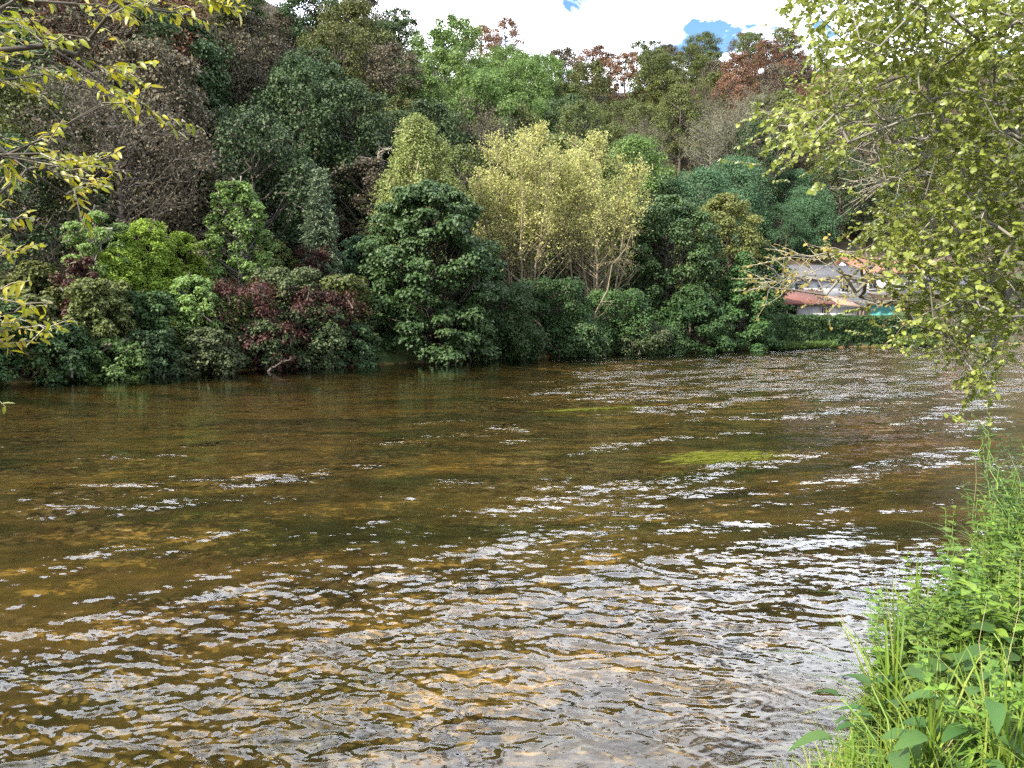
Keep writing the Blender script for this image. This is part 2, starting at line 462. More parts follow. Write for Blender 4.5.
def make_water():
    ya = np.concatenate([np.arange(1150, 772, -9), np.arange(772, 336, -1.15), np.linspace(335.5, 321.3, 26)])
    ra = EYE * F_PX / (ya - 320)
    an = R(1) * np.concatenate([np.arange(-88, -42, .8), np.arange(-42, 42, .075), np.arange(42, 88.1, .8)])
    x, y, Q = polar(an, ra)
    r = np.hypot(x, y)
    dr = np.maximum(r * r / (EYE * F_PX) * 1.15, r * R(.075))
    # how broken the surface is, streaked along the current
    a, b = x * .80 + y * .60, -x * .60 + y * .80
    wx, wy = perlin(x * .5, y * .5, 11) * .9, perlin(x * .5, y * .5, 12) * .9
    st = perlin(a / 5 + wx * .3, b / 1.1 + wy * .3, 13) + .55 * perlin(a / 1.9 + wx, b / .55 + wy, 14) + .3 * perlin(a / .7, b / .3, 15)
    streak = sstep(.02, .5, st)
    px = 512 + F_PX * x / np.maximum(y, .1)
    farr = sstep(14, 26, y) * sstep(-.05, .16, (x / np.maximum(y, .1)) + .06 * perlin(a / 6, b / 2, 19))       # the riffle down the right
    calm = sstep(12, 22, y) * (1 - sstep(-.12, .1, x / np.maximum(y, .1)))    # smooth water under the far left bank
    near = 1 - sstep(5.2, 9.5, r + perlin(a / 3, b / 2, 16) * 2.4)
    side = sstep(.0, 2.2, -sdist(x, y, NEAR) * -1)                            # smoother beside the near bank
    rough = (.30 + 1.5 * streak * (.6 + .6 * farr) * (1 - .55 * near) + .30 * near + 2.0 * farr * (.3 + 1.0 * sstep(-.25, .4, st))) * (1 - .65 * calm) * (.35 + .65 * side)
    z = np.zeros_like(x)
    for i, (lam, amp) in enumerate([(1.1, .10), (.6, .16), (.36, .30), (.22, .65), (.14, 1.15), (.095, 1.45), (.062, 1.3)]):
        ang = [.25, -.15, .35, -.3, .1, .4, -.2][i]
        xx, yy = x * math.cos(ang) - y * math.sin(ang), x * math.sin(ang) + y * math.cos(ang)
        w1, w2 = perlin(xx / (lam * 3.1), yy / (lam * 2.7), 30 + i) * 1.3, perlin(xx / (lam * 2.9), yy / (lam * 3.3), 50 + i) * 1.3
        n = perlin(xx / (lam * 2.3) + w1, yy / lam + w2, 70 + i)
        n = .55 * (1 - 2.6 * np.abs(n)) + .6 * n
        att = sstep(1.6, 4.0, lam / dr)
        z += n * amp * lam * .09 * att
    z *= rough
    G = Geo(); G.add(np.stack([x, y, z], 1), Q)
    me = G.mesh('river', True)
    at_ = me.attributes.new('rough', 'FLOAT', 'POINT')
    at_.data.foreach_set('value', rough.astype(np.float32))
    m, N, L = newmat('river')
    geo = N.new('ShaderNodeNewGeometry')
    att = N.new('ShaderNodeAttribute'); att.attribute_name = 'rough'

    def vnoise(scale, stretch, rz, strength):
        mp = N.new('ShaderNodeMapping'); mp.inputs['Scale'].default_value = stretch; mp.inputs['Rotation'].default_value = (0, 0, rz)
        L.new(geo.outputs['Position'], mp.inputs[0])
        n = N.new('ShaderNodeTexNoise'); n.inputs['Scale'].default_value = scale; n.inputs['Detail'].default_value = 2.5; n.inputs['Distortion'].default_value = .5
        L.new(mp.outputs[0], n.inputs['Vector'])
        s = N.new('ShaderNodeVectorMath'); s.operation = 'SUBTRACT'; s.inputs[1].default_value = (.5, .5, .5)
        L.new(n.outputs['Color'], s.inputs[0])
        k = N.new('ShaderNodeVectorMath'); k.operation = 'MULTIPLY'; k.inputs[1].default_value = (strength * .6, strength, 0)
        L.new(s.outputs[0], k.inputs[0])
        return k.outputs[0]
    n1, n2 = vnoise(5.0, (.32, 1, 1), R(-12), .72), vnoise(21, (.5, 1, 1), R(9), .7)
    ad = N.new('ShaderNodeVectorMath'); ad.operation = 'ADD'; L.new(n1, ad.inputs[0]); L.new(n2, ad.inputs[1])
    sc = N.new('ShaderNodeVectorMath'); sc.operation = 'SCALE'; L.new(ad.outputs[0], sc.inputs[0]); L.new(att.outputs['Fac'], sc.inputs['Scale'])
    a2 = N.new('ShaderNodeVectorMath'); a2.operation = 'ADD'; L.new(sc.outputs[0], a2.inputs[0]); L.new(geo.outputs['Normal'], a2.inputs[1])
    nm = N.new('ShaderNodeVectorMath'); nm.operation = 'NORMALIZE'; L.new(a2.outputs[0], nm.inputs[0])
    gl = N.new('ShaderNodeBsdfGlossy'); gl.inputs['Roughness'].default_value = .05; L.new(nm.outputs[0], gl.inputs['Normal'])
    tr = N.new('ShaderNodeBsdfTransparent'); tr.inputs['Color'].default_value = (.86, .79, .57, 1)
    fr = N.new('ShaderNodeFresnel'); fr.inputs['IOR'].default_value = 1.36; L.new(nm.outputs[0], fr.inputs['Normal'])
    mx = N.new('ShaderNodeMixShader'); L.new(fr.outputs[0], mx.inputs[0]); L.new(tr.outputs[0], mx.inputs[1]); L.new(gl.outputs[0], mx.inputs[2])
    o = N.new('ShaderNodeOutputMaterial'); L.new(mx.outputs[0], o.inputs[0])
    w = link('river', me, m)
    tag(w, 'shallow amber river with sky-lit ripples flowing past the wooded far bank', 'river', kind='structure')


make_ground()
make_water()


# ------------------------------------------------------------------ tree makers (meshes about the foot of the tree)
def lobe_leaves(G, r, C, rad, n, L, W, flat=.75, up=.5, droop=.3, shell=.72):
    """leaf clumps: n leaves round each of the lobes C with radii rad"""
    k = len(C)
    C = np.repeat(C, n, 0); rad = np.repeat(rad, n)[:, None]
    v = rdir(r, k * n); v[:, 2] = np.where((v[:, 2] < -.25) & (r.random(k * n) < .6), -v[:, 2], v[:, 2])
    rr = (shell + (1.12 - shell) * r.random((k * n, 1))) * np.where(r.random((k * n, 1)) < .2, r.random((k * n, 1)), 1)
    P = C + v * rad * rr * np.array([1, 1, flat])
    nrm = unit(v * .8 + np.array([0, 0, up]) + r.normal(size=P.shape) * .45)
    ax = np.cross(nrm, rdir(r, len(P))) + v * .4 + np.array([0, 0, -droop])
    s = .65 + .7 * r.random(len(P))
    leaves(G, P, ax, nrm, L * s, W * s)


def limb_paths(r, base, tips, m=4, sag=.12):
    base, tips = np.broadcast_to(base, tips.shape), np.asarray(tips)
    t = np.linspace(0, 1, m)[None, :, None]
    P = base[:, None, :] * (1 - t) + tips[:, None, :] * t
    d = np.linalg.norm(tips - base, axis=1)[:, None, None]
    P[:, 1:-1] += r.normal(size=P[:, 1:-1].shape) * d * .05
    P[:, :, 2] -= (np.sin(t[..., 0] * math.pi) * d[..., 0]) * sag
    return P


def broadleaf(seed, H, Rd, low=.3, nl=24, n=130, L=.38, W=.26, lobe=.34, prof=None, flat=.75, trunk=.02, twigs=0, droop=.3, lean=0, shell=.72):
    """(trunk mesh, crown mesh): clumps over a profile of the tree's height"""
    r = np.random.default_rng(seed)
    prof = prof or (lambda s: math.sqrt(max(0.02, 1 - (2 * s - .9) ** 2 / 1.25)))
    C, rad = [], []
    for i in range(nl):
        s = (i + r.random()) / nl
        z = H * (low + (1 - low) * s)
        a, q = i * 2.4 + r.random() * .9, prof(s) * Rd
        rl = lobe * Rd * (.7 + .6 * r.random()) * (.65 + .35 * prof(s))
        k = max(0, q - rl * .7) * (.55 + .45 * r.random())
        C.append((math.cos(a) * k + lean * z, math.sin(a) * k, min(z, H - rl * flat * .9)))
        rad.append(rl)
    C, rad = np.array(C), np.array(rad)
    G = Geo(); lobe_leaves(G, r, C, rad, n, L, W, flat, droop=droop, shell=shell)
    T = Geo()
    rt = trunk * H
    zz = np.linspace(-.4, H * .82, 6)
    tp = np.stack([np.cumsum(r.normal(size=6) * .02 * H) * .5 + lean * zz, np.cumsum(r.normal(size=6) * .02 * H) * .5, zz], 1)
    tubes(T, tp[None], np.array([[1.25, 1, .85, .65, .45, .2]]) * rt, 7)
    hz = np.clip(C[:, 2] - np.hypot(C[:, 0], C[:, 1]) * .8, H * .12, H * .75)
    bs = np.stack([np.interp(hz, zz, tp[:, 0]), np.interp(hz, zz, tp[:, 1]), hz], 1)
    tubes(T, limb_paths(r, bs, C), np.array([[.42, .3, .2, .08]]) * rt * np.ones((nl, 1)), 4)
    if twigs:
        ii = r.integers(0, nl, twigs)
        e = C[ii] + rdir(r, twigs) * rad[ii][:, None] * np.array([1, 1, flat]) * 1.05
        tubes(T, limb_paths(r, C[ii] + r.normal(size=(twigs, 3)) * .2, e, 3, 0), np.array([[.05, .035, .015]]) * np.ones((twigs, 1)), 3)
    return T.mesh('trunk', True), G.mesh('crown')


def bare(seed, H, Rd, nleaf=500, L=.3, W=.2, th=.05, nb=34, kids=9, low=.25):
    """a leafless or nearly leafless crown: limbs, branches and fine twigs"""
    r = np.random.default_rng(seed)
    T = Geo()
    zz = np.linspace(-.4, H * .8, 6)
    tp = np.stack([np.cumsum(r.normal(size=6) * .02 * H) * .6, np.cumsum(r.normal(size=6) * .02 * H) * .6, zz], 1)
    tubes(T, tp[None], np.array([[1.2, 1, .8, .6, .4, .2]]) * .02 * H, 6)
    s = (np.arange(nb) + r.random(nb)) / nb
    hz = H * (low * .7 + (.8 - low * .7) * s)
    a = np.arange(nb) * 2.4 + r.random(nb)
    out = Rd * np.sqrt(np.clip(1 - (2 * s - .8) ** 2 / 1.6, .05, 1)) * (.75 + .4 * r.random(nb))
    bs = np.stack([np.interp(hz, zz, tp[:, 0]), np.interp(hz, zz, tp[:, 1]), hz], 1)
    tips = bs + np.stack([np.cos(a) * out, np.sin(a) * out, H * .2 * (.5 + r.random(nb))], 1)
    tips[:, 2] = np.minimum(tips[:, 2], H)
    P = limb_paths(r, bs, tips, 5, .08)
    tubes(T, P, np.array([[2.2, 1.7, 1.2, .9, .4]]) * th * np.ones((nb, 1)), 4)
    ib = np.repeat(np.arange(nb), kids); q = .25 + .75 * r.random(nb * kids)
    jj = np.clip((q * 4).astype(int), 0, 3); f = (q * 4 - jj)[:, None]
    b2 = P[ib, jj] * (1 - f) + P[ib, jj + 1] * f
    d2 = unit(unit(tips - bs)[ib] * .5 + rdir(r, nb * kids) * .8 + np.array([0, 0, .35]))
    e2 = b2 + d2 * (Rd * .22 * (.5 + r.random((nb * kids, 1))))
    P2 = limb_paths(r, b2, e2, 3, .03)
    tubes(T, P2, np.array([[.75, .6, .3]]) * th * np.ones((nb * kids, 1)), 3)
    k3 = 4
    i3 = np.repeat(np.arange(nb * kids), k3); f3 = (.3 + .7 * r.random(len(i3)))[:, None]
    b3 = b2[i3] * (1 - f3) + e2[i3] * f3
    e3 = b3 + unit(d2[i3] * .6 + rdir(r, len(i3)) * .8) * Rd * .12 * (.5 + r.random((len(i3), 1)))
    tubes(T, np.stack([b3, e3], 1), np.array([[.45, .25]]) * th * np.ones((len(i3), 1)), 3)
    G = Geo()
    pick = r.integers(0, len(e3), nleaf)
    C = e3[pick] + r.normal(size=(nleaf, 3)) * .22
    leaves(G, C, rdir(r, nleaf), unit(rdir(r, nleaf) + np.array([0, 0, .6])), L * (.6 + .7 * r.random(nleaf)), W * (.6 + .7 * r.random(nleaf)))
    return T.mesh('trunk', True), G.mesh('crown')


def conifer(seed, H, Rd, n=7000, L=.28, W=.09):
    r = np.random.default_rng(seed)
    T, G = Geo(), Geo()
    zz = np.linspace(-.3, H, 5)
    tubes(T, np.stack([zz * 0, zz * 0, zz], 1)[None], np.array([[1.2, 1, .7, .4, .1]]) * .018 * H, 6)
    nb = 150
    s = (np.arange(nb) + r.random(nb)) / nb
    z = H * (.08 + .9 * s); ln = Rd * (1 - s) ** .8 * (.6 + .55 * r.random(nb)) + .15
    a = np.arange(nb) * 2.4 + r.random(nb) * .6
    b = np.stack([z * 0, z * 0, z], 1)
    e = b + np.stack([np.cos(a) * ln, np.sin(a) * ln, -.25 * ln + .25 * ln * s], 1)
    P = limb_paths(r, b, e, 4, -.05)
    tubes(T, P, np.array([[.04, .03, .02, .01]]) * np.ones((nb, 1)), 3)
    pr = ln / ln.sum()
    i = r.choice(nb, n, p=pr); q = np.sqrt(.06 + .94 * r.random(n))[:, None]
    C = b[i] * (1 - q) + e[i] * q + r.normal(size=(n, 3)) * np.array([.16, .16, .09])
    ax = unit(e[i] - b[i]) + r.normal(size=(n, 3)) * .5 + np.array([0, 0, -.25])
    leaves(G, C, ax, unit(rdir(r, n) + np.array([0, 0, .8])), L * (.6 + .8 * r.random(n)), W * (.7 + .6 * r.random(n)))
    return T.mesh('trunk', True), G.mesh('crown')


def poplar(seed, H, Rd, stems=11, n=15000, L=.145, W=.105, low=.42, split=None):
    """many upright stems from one stool, feathery leaves in the upper part only"""
    r = np.random.default_rng(seed)
    T, G = Geo(), Geo()
    a = np.arange(stems) * 2.4 + r.random(stems)
    q = Rd * np.sqrt((np.arange(stems) + .5) / stems)
    hh = H * (1 - .3 * (q / Rd) ** 2 * (.3 + .7 * r.random(stems)) - .12 * r.random(stems))
    b = np.stack([np.cos(a) * q * .22, np.sin(a) * q * .22, 0 * a - .3], 1)
    e = np.stack([np.cos(a) * q, np.sin(a) * q, hh], 1)
    m = 7
    P = limb_paths(r, b, e, m, 0)
    P[:, :, :2] = b[:, None, :2] + (e - b)[:, None, :2] * (np.linspace(0, 1, m) ** .75)[None, :, None] + r.normal(size=(stems, m, 2)) * .1
    tubes(T, P, np.linspace(.11, .015, m)[None] * np.ones((stems, 1)), 5)
    # side shoots, steep
    k = 26
    ib = np.repeat(np.arange(stems), k); s = .22 + .76 * r.random(stems * k)
    j = np.clip((s * (m - 1)).astype(int), 0, m - 2); f = (s * (m - 1) - j)[:, None]
    b2 = P[ib, j] * (1 - f) + P[ib, j + 1] * f
    az = r.random(len(ib)) * 2 * math.pi; ln = (H * .2) * (1.2 - s) * (.4 + .9 * r.random(len(ib)))
    e2 = b2 + np.stack([np.cos(az) * ln * .8, np.sin(az) * ln * .8, ln * .75], 1)
    tubes(T, limb_paths(r, b2, e2, 3, .04), np.array([[.035, .025, .01]]) * np.ones((len(ib), 1)), 3)
    # fine twigs
    i3 = np.repeat(np.arange(len(ib)), 3); f3 = (.2 + .8 * r.random(len(i3)))[:, None]
    b3 = b2[i3] * (1 - f3) + e2[i3] * f3
    e3 = b3 + unit(np.array([0, 0, .7]) + rdir(r, len(i3)) * .7) * (.35 + .5 * r.random((len(i3), 1)))
    tubes(T, np.stack([b3, e3], 1), np.array([[.015, .008]]) * np.ones((len(i3), 1)), 3)
    wgt = np.clip((b3[:, 2] / H - low * .55) / .35, .05, 1) ** 1.2
    pick = r.choice(len(e3), n, p=wgt / wgt.sum())
    g = r.random((n, 1))
    C = b3[pick] * (1 - g) + e3[pick] * g + r.normal(size=(n, 3)) * .2
    leaves(G, C, rdir(r, n) + np.array([0, 0, -.4]), unit(rdir(r, n) + np.array([0, 0, .5])), L * (.6 + .8 * r.random(n)), W * (.6 + .8 * r.random(n)))
    return T.mesh('trunk', True), G.mesh('crown')


def plant(name, meshes, loc, label, cat, crown_mat, trunk_mat='bark_dark', group=None, rz=0, sc=(1, 1, 1), parts=('trunk', 'crown')):
    o = thing(name, loc, label, cat, group, rz)
    o.scale = sc
    kids = []
    for me, pn, mt in zip(meshes, parts, (trunk_mat, crown_mat)):
        if len(me.vertices) == 0:
            continue
        if not me.materials:
            me.materials.append(MATS[mt])
        c = link(pn, me, None, o)
        setmat(c, mt)
        kids.append(c)
    return o


def foot(px, t, ground=True):
    """where the line of sight through column px stands t metres behind the far waterline"""
    d = np.linspace(10, 260, 5001)
    x = (px - 512) / F_PX * d
    s = sdist(x, d, FAR)
    i = int(np.argmax(s > t))
    return np.array([x[i], d[i], ground_z(x[i], d[i]) - .05])


def tall(p, py):
    """height a tree at p needs for its top to show at row py"""
    return at(512, py, p[1])[2] - p[2]


def wide(p, w):
    """metres across that w pixels are at p"""
    return w / F_PX * p[1]


# ------------------------------------------------------------------ wooded hillside
HILL = []          # (root, px, py, kind)
V = {}
cone_prof = lambda s: max(.08, 1.0 - s * .85)
for k in range(4):
    V['full', k] = broadleaf(100 + k, 11, 4.6, .18, 48, 340, .20, .145, .25, shell=.5)
    V['loose', k] = broadleaf(120 + k, 11, 4.3, .2, 48, 230, .185, .13, .25, twigs=160, shell=.35)
    V['bare', k] = bare(140 + k, 11.5, 4.2, 5200, .175, .12, .03)
for k in range(2):
    V['billow', k] = broadleaf(160 + k, 9, 4.8, .1, 56, 420, .18, .11, .26, flat=.85, shell=.5)
    V['spire', k] = conifer(170 + k, 12, 3.0, 12000, .3, .09)

SKY = lambda px: np.interp(px, [0, 350, 400, 425, 520, 640, 720, 820, 900, 1024], [-90, -20, 5, 18, 30, 40, 50, 55, 60, 60])
SPEC = {   # kind: (leaf material, trunk material, shapes, object name, words for its label)
    'rust': ('leaf_rust', 'bark_hill', ('full', 'loose'), 'autumn_tree', 'rust-brown autumn tree'),
    'umber': ('leaf_umber', 'bark_hill', ('bare', 'loose', 'loose', 'full'), 'thinning_tree', 'thin-leaved umber tree'),
    'bare': ('leaf_grey', 'bark_hill', ('bare',), 'bare_tree', 'bare grey twiggy tree'),
    'dark': ('leaf_dark', 'bark_dark', ('full', 'full', 'loose'), 'woodland_tree', 'dark green woodland tree'),
    'spire': ('leaf_dark', 'bark_dark', ('spire',), 'spruce_tree', 'dark narrow spruce'),
    'moss': ('leaf_moss', 'bark_hill', ('full', 'loose'), 'olive_leaved_tree', 'olive-green broadleaf tree'),
    'fresh': ('leaf_fresh', 'bark_hill', ('full', 'billow'), 'chestnut_tree', 'fresh green rounded tree'),
    'sea': ('leaf_sea', 'bark_dark', ('billow',), 'acacia_tree', 'soft blue-green billowing tree'),
    'grey': ('leaf_grey', 'bark_grey', ('loose', 'bare'), 'poplar_tree', 'grey-green feathery tree'),
}


def pick_kind(px, py, r):
    q = r.random()

    def ch(*opts):
        a = 0
        for k, w in opts:
            a += w
            if q < a:
                return k
        return opts[-1][0]
    up = py - SKY(px)
    if px > 552 and up < 62:
        return ch(('rust', .42), ('umber', .34), ('moss', .24))
    if px > 380 and up < 34:
        return ch(('rust', .5), ('umber', .34), ('moss', .16))
    if 402 < px < 560 and 50 < py < 142:
        return ch(('fresh', .95), ('moss', .05))
    if 560 < px < 640 and 75 < py < 125:
        return ch(('rust', .75), ('moss', .25))
    if px > 380 and up < 40:
        return ch(('rust', .5), ('umber', .34), ('moss', .16))
    if 675 < px < 815 and 165 < py < 262:
        return ch(('sea', .85), ('dark', .15))
    if 635 < px < 790 and 85 < py <= 165:
        return ch(('grey', .36), ('bare', .16), ('moss', .3), ('umber', .08), ('dark', .1))
    if px >= 790:
        return ch(('dark', .55), ('umber', .2), ('moss', .25)) if py > 95 else ch(('rust', .5), ('umber', .3), ('moss', .2))
    if px < 380 and py < 110:
        return ch(('umber', .40), ('bare', .04), ('rust', .14), ('dark', .18), ('moss', .24))
    if px < 380:
        return ch(('umber', .30), ('dark', .34), ('bare', .04), ('spire', .08), ('moss', .24))
    return ch(('dark', .34), ('moss', .38), ('fresh', .1), ('umber', .18))


def hill_tree(kind, x, y, r, size=1.0, tz=1.0):
    leafm, bark, shapes, nm, words = SPEC[kind]
    sh = shapes[r.integers(0, len(shapes))]
    me = V[sh, int(r.integers(0, 4 if sh in ('full', 'loose', 'bare') else 2))]
    p = (x, y, ground_z(x, y) - .2)
    o = plant(nm, me, p, words, 'tree', leafm, bark, 'trees on the wooded hillside', r.random() * 6.28, (size, size, size * tz))
    c = pix((x, y, p[2] + 6.5 * size * tz))
    HILL.append([o, c[0], c[1], kind])


hr = np.random.default_rng(21)
t_ = 9.0
while t_ < 96:
    step = 4.3 + .022 * t_
    u = -40.0
    while u < 330:
        # walk along the hill at t_ behind the far bank
        u += (4.0 + 2.2 * hr.random()) * (1 + max(0, u - 110) / 520) * (.72 if u < 50 else 1) * (.66 if t_ > 68 and u > 50 else 1)
        uu, tt = u, t_ + hr.normal() * 1.3
        # position: along the bank polyline offset by tt
        seg = np.linalg.norm(np.diff(FAR, axis=0), axis=1); cum = np.concatenate([[0], np.cumsum(seg)])
        s0 = cum[4] + uu
        if s0 < 0 or s0 >= cum[-1]:
            continue
        i = int(np.searchsorted(cum, s0, 'right') - 1); f = (s0 - cum[i]) / seg[i]
        pt = FAR[i] * (1 - f) + FAR[i + 1] * f
        tg = (np.array(FAR[min(i + 2, len(FAR) - 1)]) - FAR[max(i - 1, 0)]); tg /= np.linalg.norm(tg)
        x, y = pt + np.array([-tg[1], tg[0]]) * tt
        if y < 20 or abs(float(sdist(np.array([x]), np.array([y]), FAR)[0]) - tt) > 6:
            continue
        z = ground_z(x, y)
        cx, cy = pix((x, y, z + 6))
        if not (-70 < cx < 985) or cy < -75 or cy > 300:
            continue
        if tt < 12.5 and cx > 330:
            continue
        if (tt < 14 and 640 < cx < 930) or (tt < 24 and 745 < cx < 930):      # the yard behind the house
            continue
        if tt < 19 and 225 < cx < 345 and hr.random() < .5:      # a bare cut of brown soil
            continue
        kd = pick_kind(cx, cy, hr)
        hill_tree(kd, x, y, hr, (.7 if y > 70 else .8) + .3 * hr.random(), (.72 if tt > 68 else .95) + .3 * hr.random())
    t_ += step


# ------------------------------------------------------------------ trees and bushes of the far bank
def bank(name, px, t, top, w, maker, label, cat, leafm, bark='bark_dark', group=None, depth=None, **kw):
    p = foot(px, t)
    H, W = tall(p, top), wide(p, w)
    me = maker(H, W / 2, **kw)
    return plant(name, me, p, label, cat, leafm, bark, group)


round_prof = lambda s: math.sqrt(max(.05, 1 - (2 * s - .85) ** 2 / 1.2))
dome_prof = lambda s: (1 - .12 * s) if s < .45 else max(.15, .95 * math.sqrt(max(0, 1 - ((s - .45) / .58) ** 2)))
skirt_prof = lambda s: (1.0 - .25 * s) if s < .45 else max(.12, (1 - s) / .55 * .89 + .05)

# the big alder with its pale companion
bank('alder_tree', 430, 1.0, 186, 160, lambda H, W: broadleaf(31, H, W, -.1, 190, 370, 0.180, 0.137, .17, dome_prof, flat=.5, droop=.5, trunk=.02, shell=.5),
     'big dark green alder, its leaves in drooping layers down to the water', 'tree', 'leaf_alder')
bank('willow_tree', 420, 6.0, 117, 150, lambda H, W: broadleaf(32, H, W, .25, 90, 352, 0.173, 0.094, .2, lambda s: max(.14, (1 - s) ** .6), flat=1.35, droop=.1, shell=.3, twigs=120),
     'pale yellow-green pointed tree rising behind the big dark alder', 'tree', 'leaf_pale', 'bark_pale')
# golden many-stemmed trees
bank('golden_poplar', 519, 5.5, 118, 100, lambda H, W: poplar(33, H, W, 13, 17000), 'left of the two golden trees, on bare upright pale stems', 'tree', 'leaf_gold', 'bark_tan', 'golden trees in the middle of the far bank')
bank('golden_poplar', 590, 4.5, 128, 106, lambda H, W: poplar(37, H, W, 16, 17000, low=.5), 'right of the two golden trees, with pale stems leaning right', 'tree', 'leaf_gold', 'bark_tan', 'golden trees in the middle of the far bank')
# right hand dark group
bank('alder_tree', 668, 4.0, 196, 120, lambda H, W: broadleaf(35, H, W, .0, 120, 352, 0.180, 0.130, .19, round_prof, flat=.6, droop=.45, shell=.5),
     'dark alder right of the golden trees, below the olive crown', 'tree', 'leaf_alder')
bank('hornbeam_tree', 722, 5.5, 194, 92, lambda H, W: broadleaf(36, H, W, .2, 90, 352, 0.173, 0.122, .21, round_prof, flat=.7, shell=.5),
     'olive-topped round tree left of the white house', 'tree', 'leaf_olive')
bank('hazel_bush', 742, .6, 252, 84, lambda H, W: broadleaf(37, H, W, -.15, 90, 314, 0.180, 0.130, .21, skirt_prof, flat=.6, shell=.5),
     'dark bush at the waterline just left of the ivy-covered wall', 'bush', 'leaf_shrub')
bank('hazel_bush', 690, .3, 285, 100, lambda H, W: broadleaf(38, H, W, -.2, 90, 314, 0.166, 0.122, .21, skirt_prof, flat=.6, shell=.5),
     'low dark bush hanging over the water below the olive-topped tree', 'bush', 'leaf_shrub')
# left part
bank('ash_tree', 241, 4.5, 182, 78, lambda H, W: broadleaf(39, H, W, .22, 85, 230, .15, .105, .2, lambda s: max(.12, math.sqrt(max(0, 1 - (s - .3) ** 2 / .52))), flat=.8, twigs=160, shell=.15),
     'bright green young ash tree standing left of the dark conifer', 'tree', 'leaf_ash', 'bark_grey')
bank('spruce_tree', 323, 5.0, 166, 60, lambda H, W: conifer(40, H, W, 16000, .22, .07), 'dark grey-green conifer between the bright ash and the big alder', 'tree', 'leaf_conifer')
bank('robinia_bush', 152, 4.0, 220, 84, lambda H, W: broadleaf(41, H, W, .3, 90, 314, 0.144, 0.054, .2, lambda s: max(.2, math.sqrt(max(0, 1 - s * s))), flat=.8, droop=.2, shell=.2),
     'tall lime-green bush left of the bright ash', 'bush', 'leaf_lime')
bank('robinia_bush', 184, 4.2, 232, 66, lambda H, W: broadleaf(42, H, W, .35, 70, 314, 0.144, 0.054, .22, lambda s: max(.2, math.sqrt(max(0, 1 - s * s))), flat=.8, droop=.2, shell=.2),
     'smaller lime-green bush touching the left side of the bright ash', 'bush', 'leaf_lime')
bank('robinia_bush', 122, 3.6, 248, 62, lambda H, W: broadleaf(43, H, W, .35, 60, 278, 0.144, 0.054, .24, round_prof, flat=.8, droop=.2, shell=.2),
     'low rounded lime-green bush, leftmost of the lime ones', 'bush', 'leaf_lime')
bank('elder_tree', 92, 4.0, 212, 78, lambda H, W: broadleaf(44, H, W, .45, 17, 278, 0.144, 0.086, .25, round_prof, flat=.6, twigs=100, lean=.08),
     'gappy pale green tree arching behind the hanging leaves at left', 'tree', 'leaf_ash', 'bark_grey')
bank('fir_tree', 108, 9.0, 196, 62, lambda H, W: conifer(45, H, W, 6000, .4, .14), 'dark blue-green fir behind the lime-green bushes', 'tree', 'leaf_sea')

# the waterside thicket, bush by bush: px, t, top row, width, leaf, label
THICKET = [
    (-22, 1.0, 292, 80, 'leaf_shrub', 'dark ivy bush at the left edge of the frame, behind hanging leaves'),
    (22, 1.6, 296, 70, 'leaf_moss', 'tall olive bush behind the lowest spray of hanging willow leaves'),
    (62, .8, 322, 60, 'leaf_alder', 'blue-green low bush at the waterline, right of the hanging leaves'),
    (100, 1.8, 280, 66, 'leaf_moss', 'olive bush under the gappy pale green tree'),
    (112, .6, 338, 60, 'leaf_grassbank', 'low fresh green bush at the waterline below the lime bushes'),
    (146, 2.2, 292, 66, 'leaf_shrub', 'dark green bush directly beneath the lime-green bushes'),
    (196, 2.0, 276, 56, 'leaf_ash', 'light green bush beneath the left half of the bright ash'),
    (152, .7, 330, 54, 'leaf_dark', 'low dark bush at the waterline beneath the lime-green bushes'),
    (205, .6, 328, 64, 'leaf_tangle', 'brownish tangled bush at the waterline below the bright ash'),
    (228, 2.0, 296, 52, 'leaf_moss', 'olive bush between the bright ash trunk and the red creeper'),
    (262, 1.0, 318, 58, 'leaf_tangle', 'grey-green bramble at the waterline under the red creeper'),
    (290, 1.9, 268, 70, 'leaf_tangle', 'mixed reddish green bush below the dark conifer'),
    (312, .9, 300, 66, 'leaf_tangle', 'grey-green bramble hanging to the water below the conifer'),
    (345, 1.7, 276, 56, 'leaf_moss', 'green bush filling the gap between conifer and big alder'),
    (352, .6, 322, 50, 'leaf_dark', 'low dark bush at the waterline left of the big alder'),
    (500, 1.8, 282, 74, 'leaf_alder', 'dark bush beneath the left golden tree'),
    (508, .9, 318, 66, 'leaf_shrub', 'low green bush at the waterline beneath the left golden tree'),
    (556, 1.7, 278, 76, 'leaf_shrub', 'dark bush between the feet of the two golden trees'),
    (572, .9, 312, 70, 'leaf_alder', 'layered green bush hanging over the water beneath the golden trees'),
    (615, 1.5, 290, 74, 'leaf_shrub', 'dark bush beneath the right golden tree'),
    (632, .8, 320, 64, 'leaf_tangle', 'low olive bush at the waterline right of the golden trees'),
    (662, .7, 326, 50, 'leaf_alder', 'low layered bush at the waterline below the dark alder'),
]
for i, (px, t, top, w, lf, lab) in enumerate(THICKET):
    bank('waterside_bush', px, t * .75 - .6, top, w * 1.3, lambda H, W: broadleaf(200 + i, H, W, -.22, 70, 240, 0.144, 0.094, .23, (lambda s: .95 - .25 * s) if i % 2 else round_prof, flat=.75, twigs=90, droop=.5, shell=.45),
         lab, 'bush', lf, group='bushes along the far waterline')
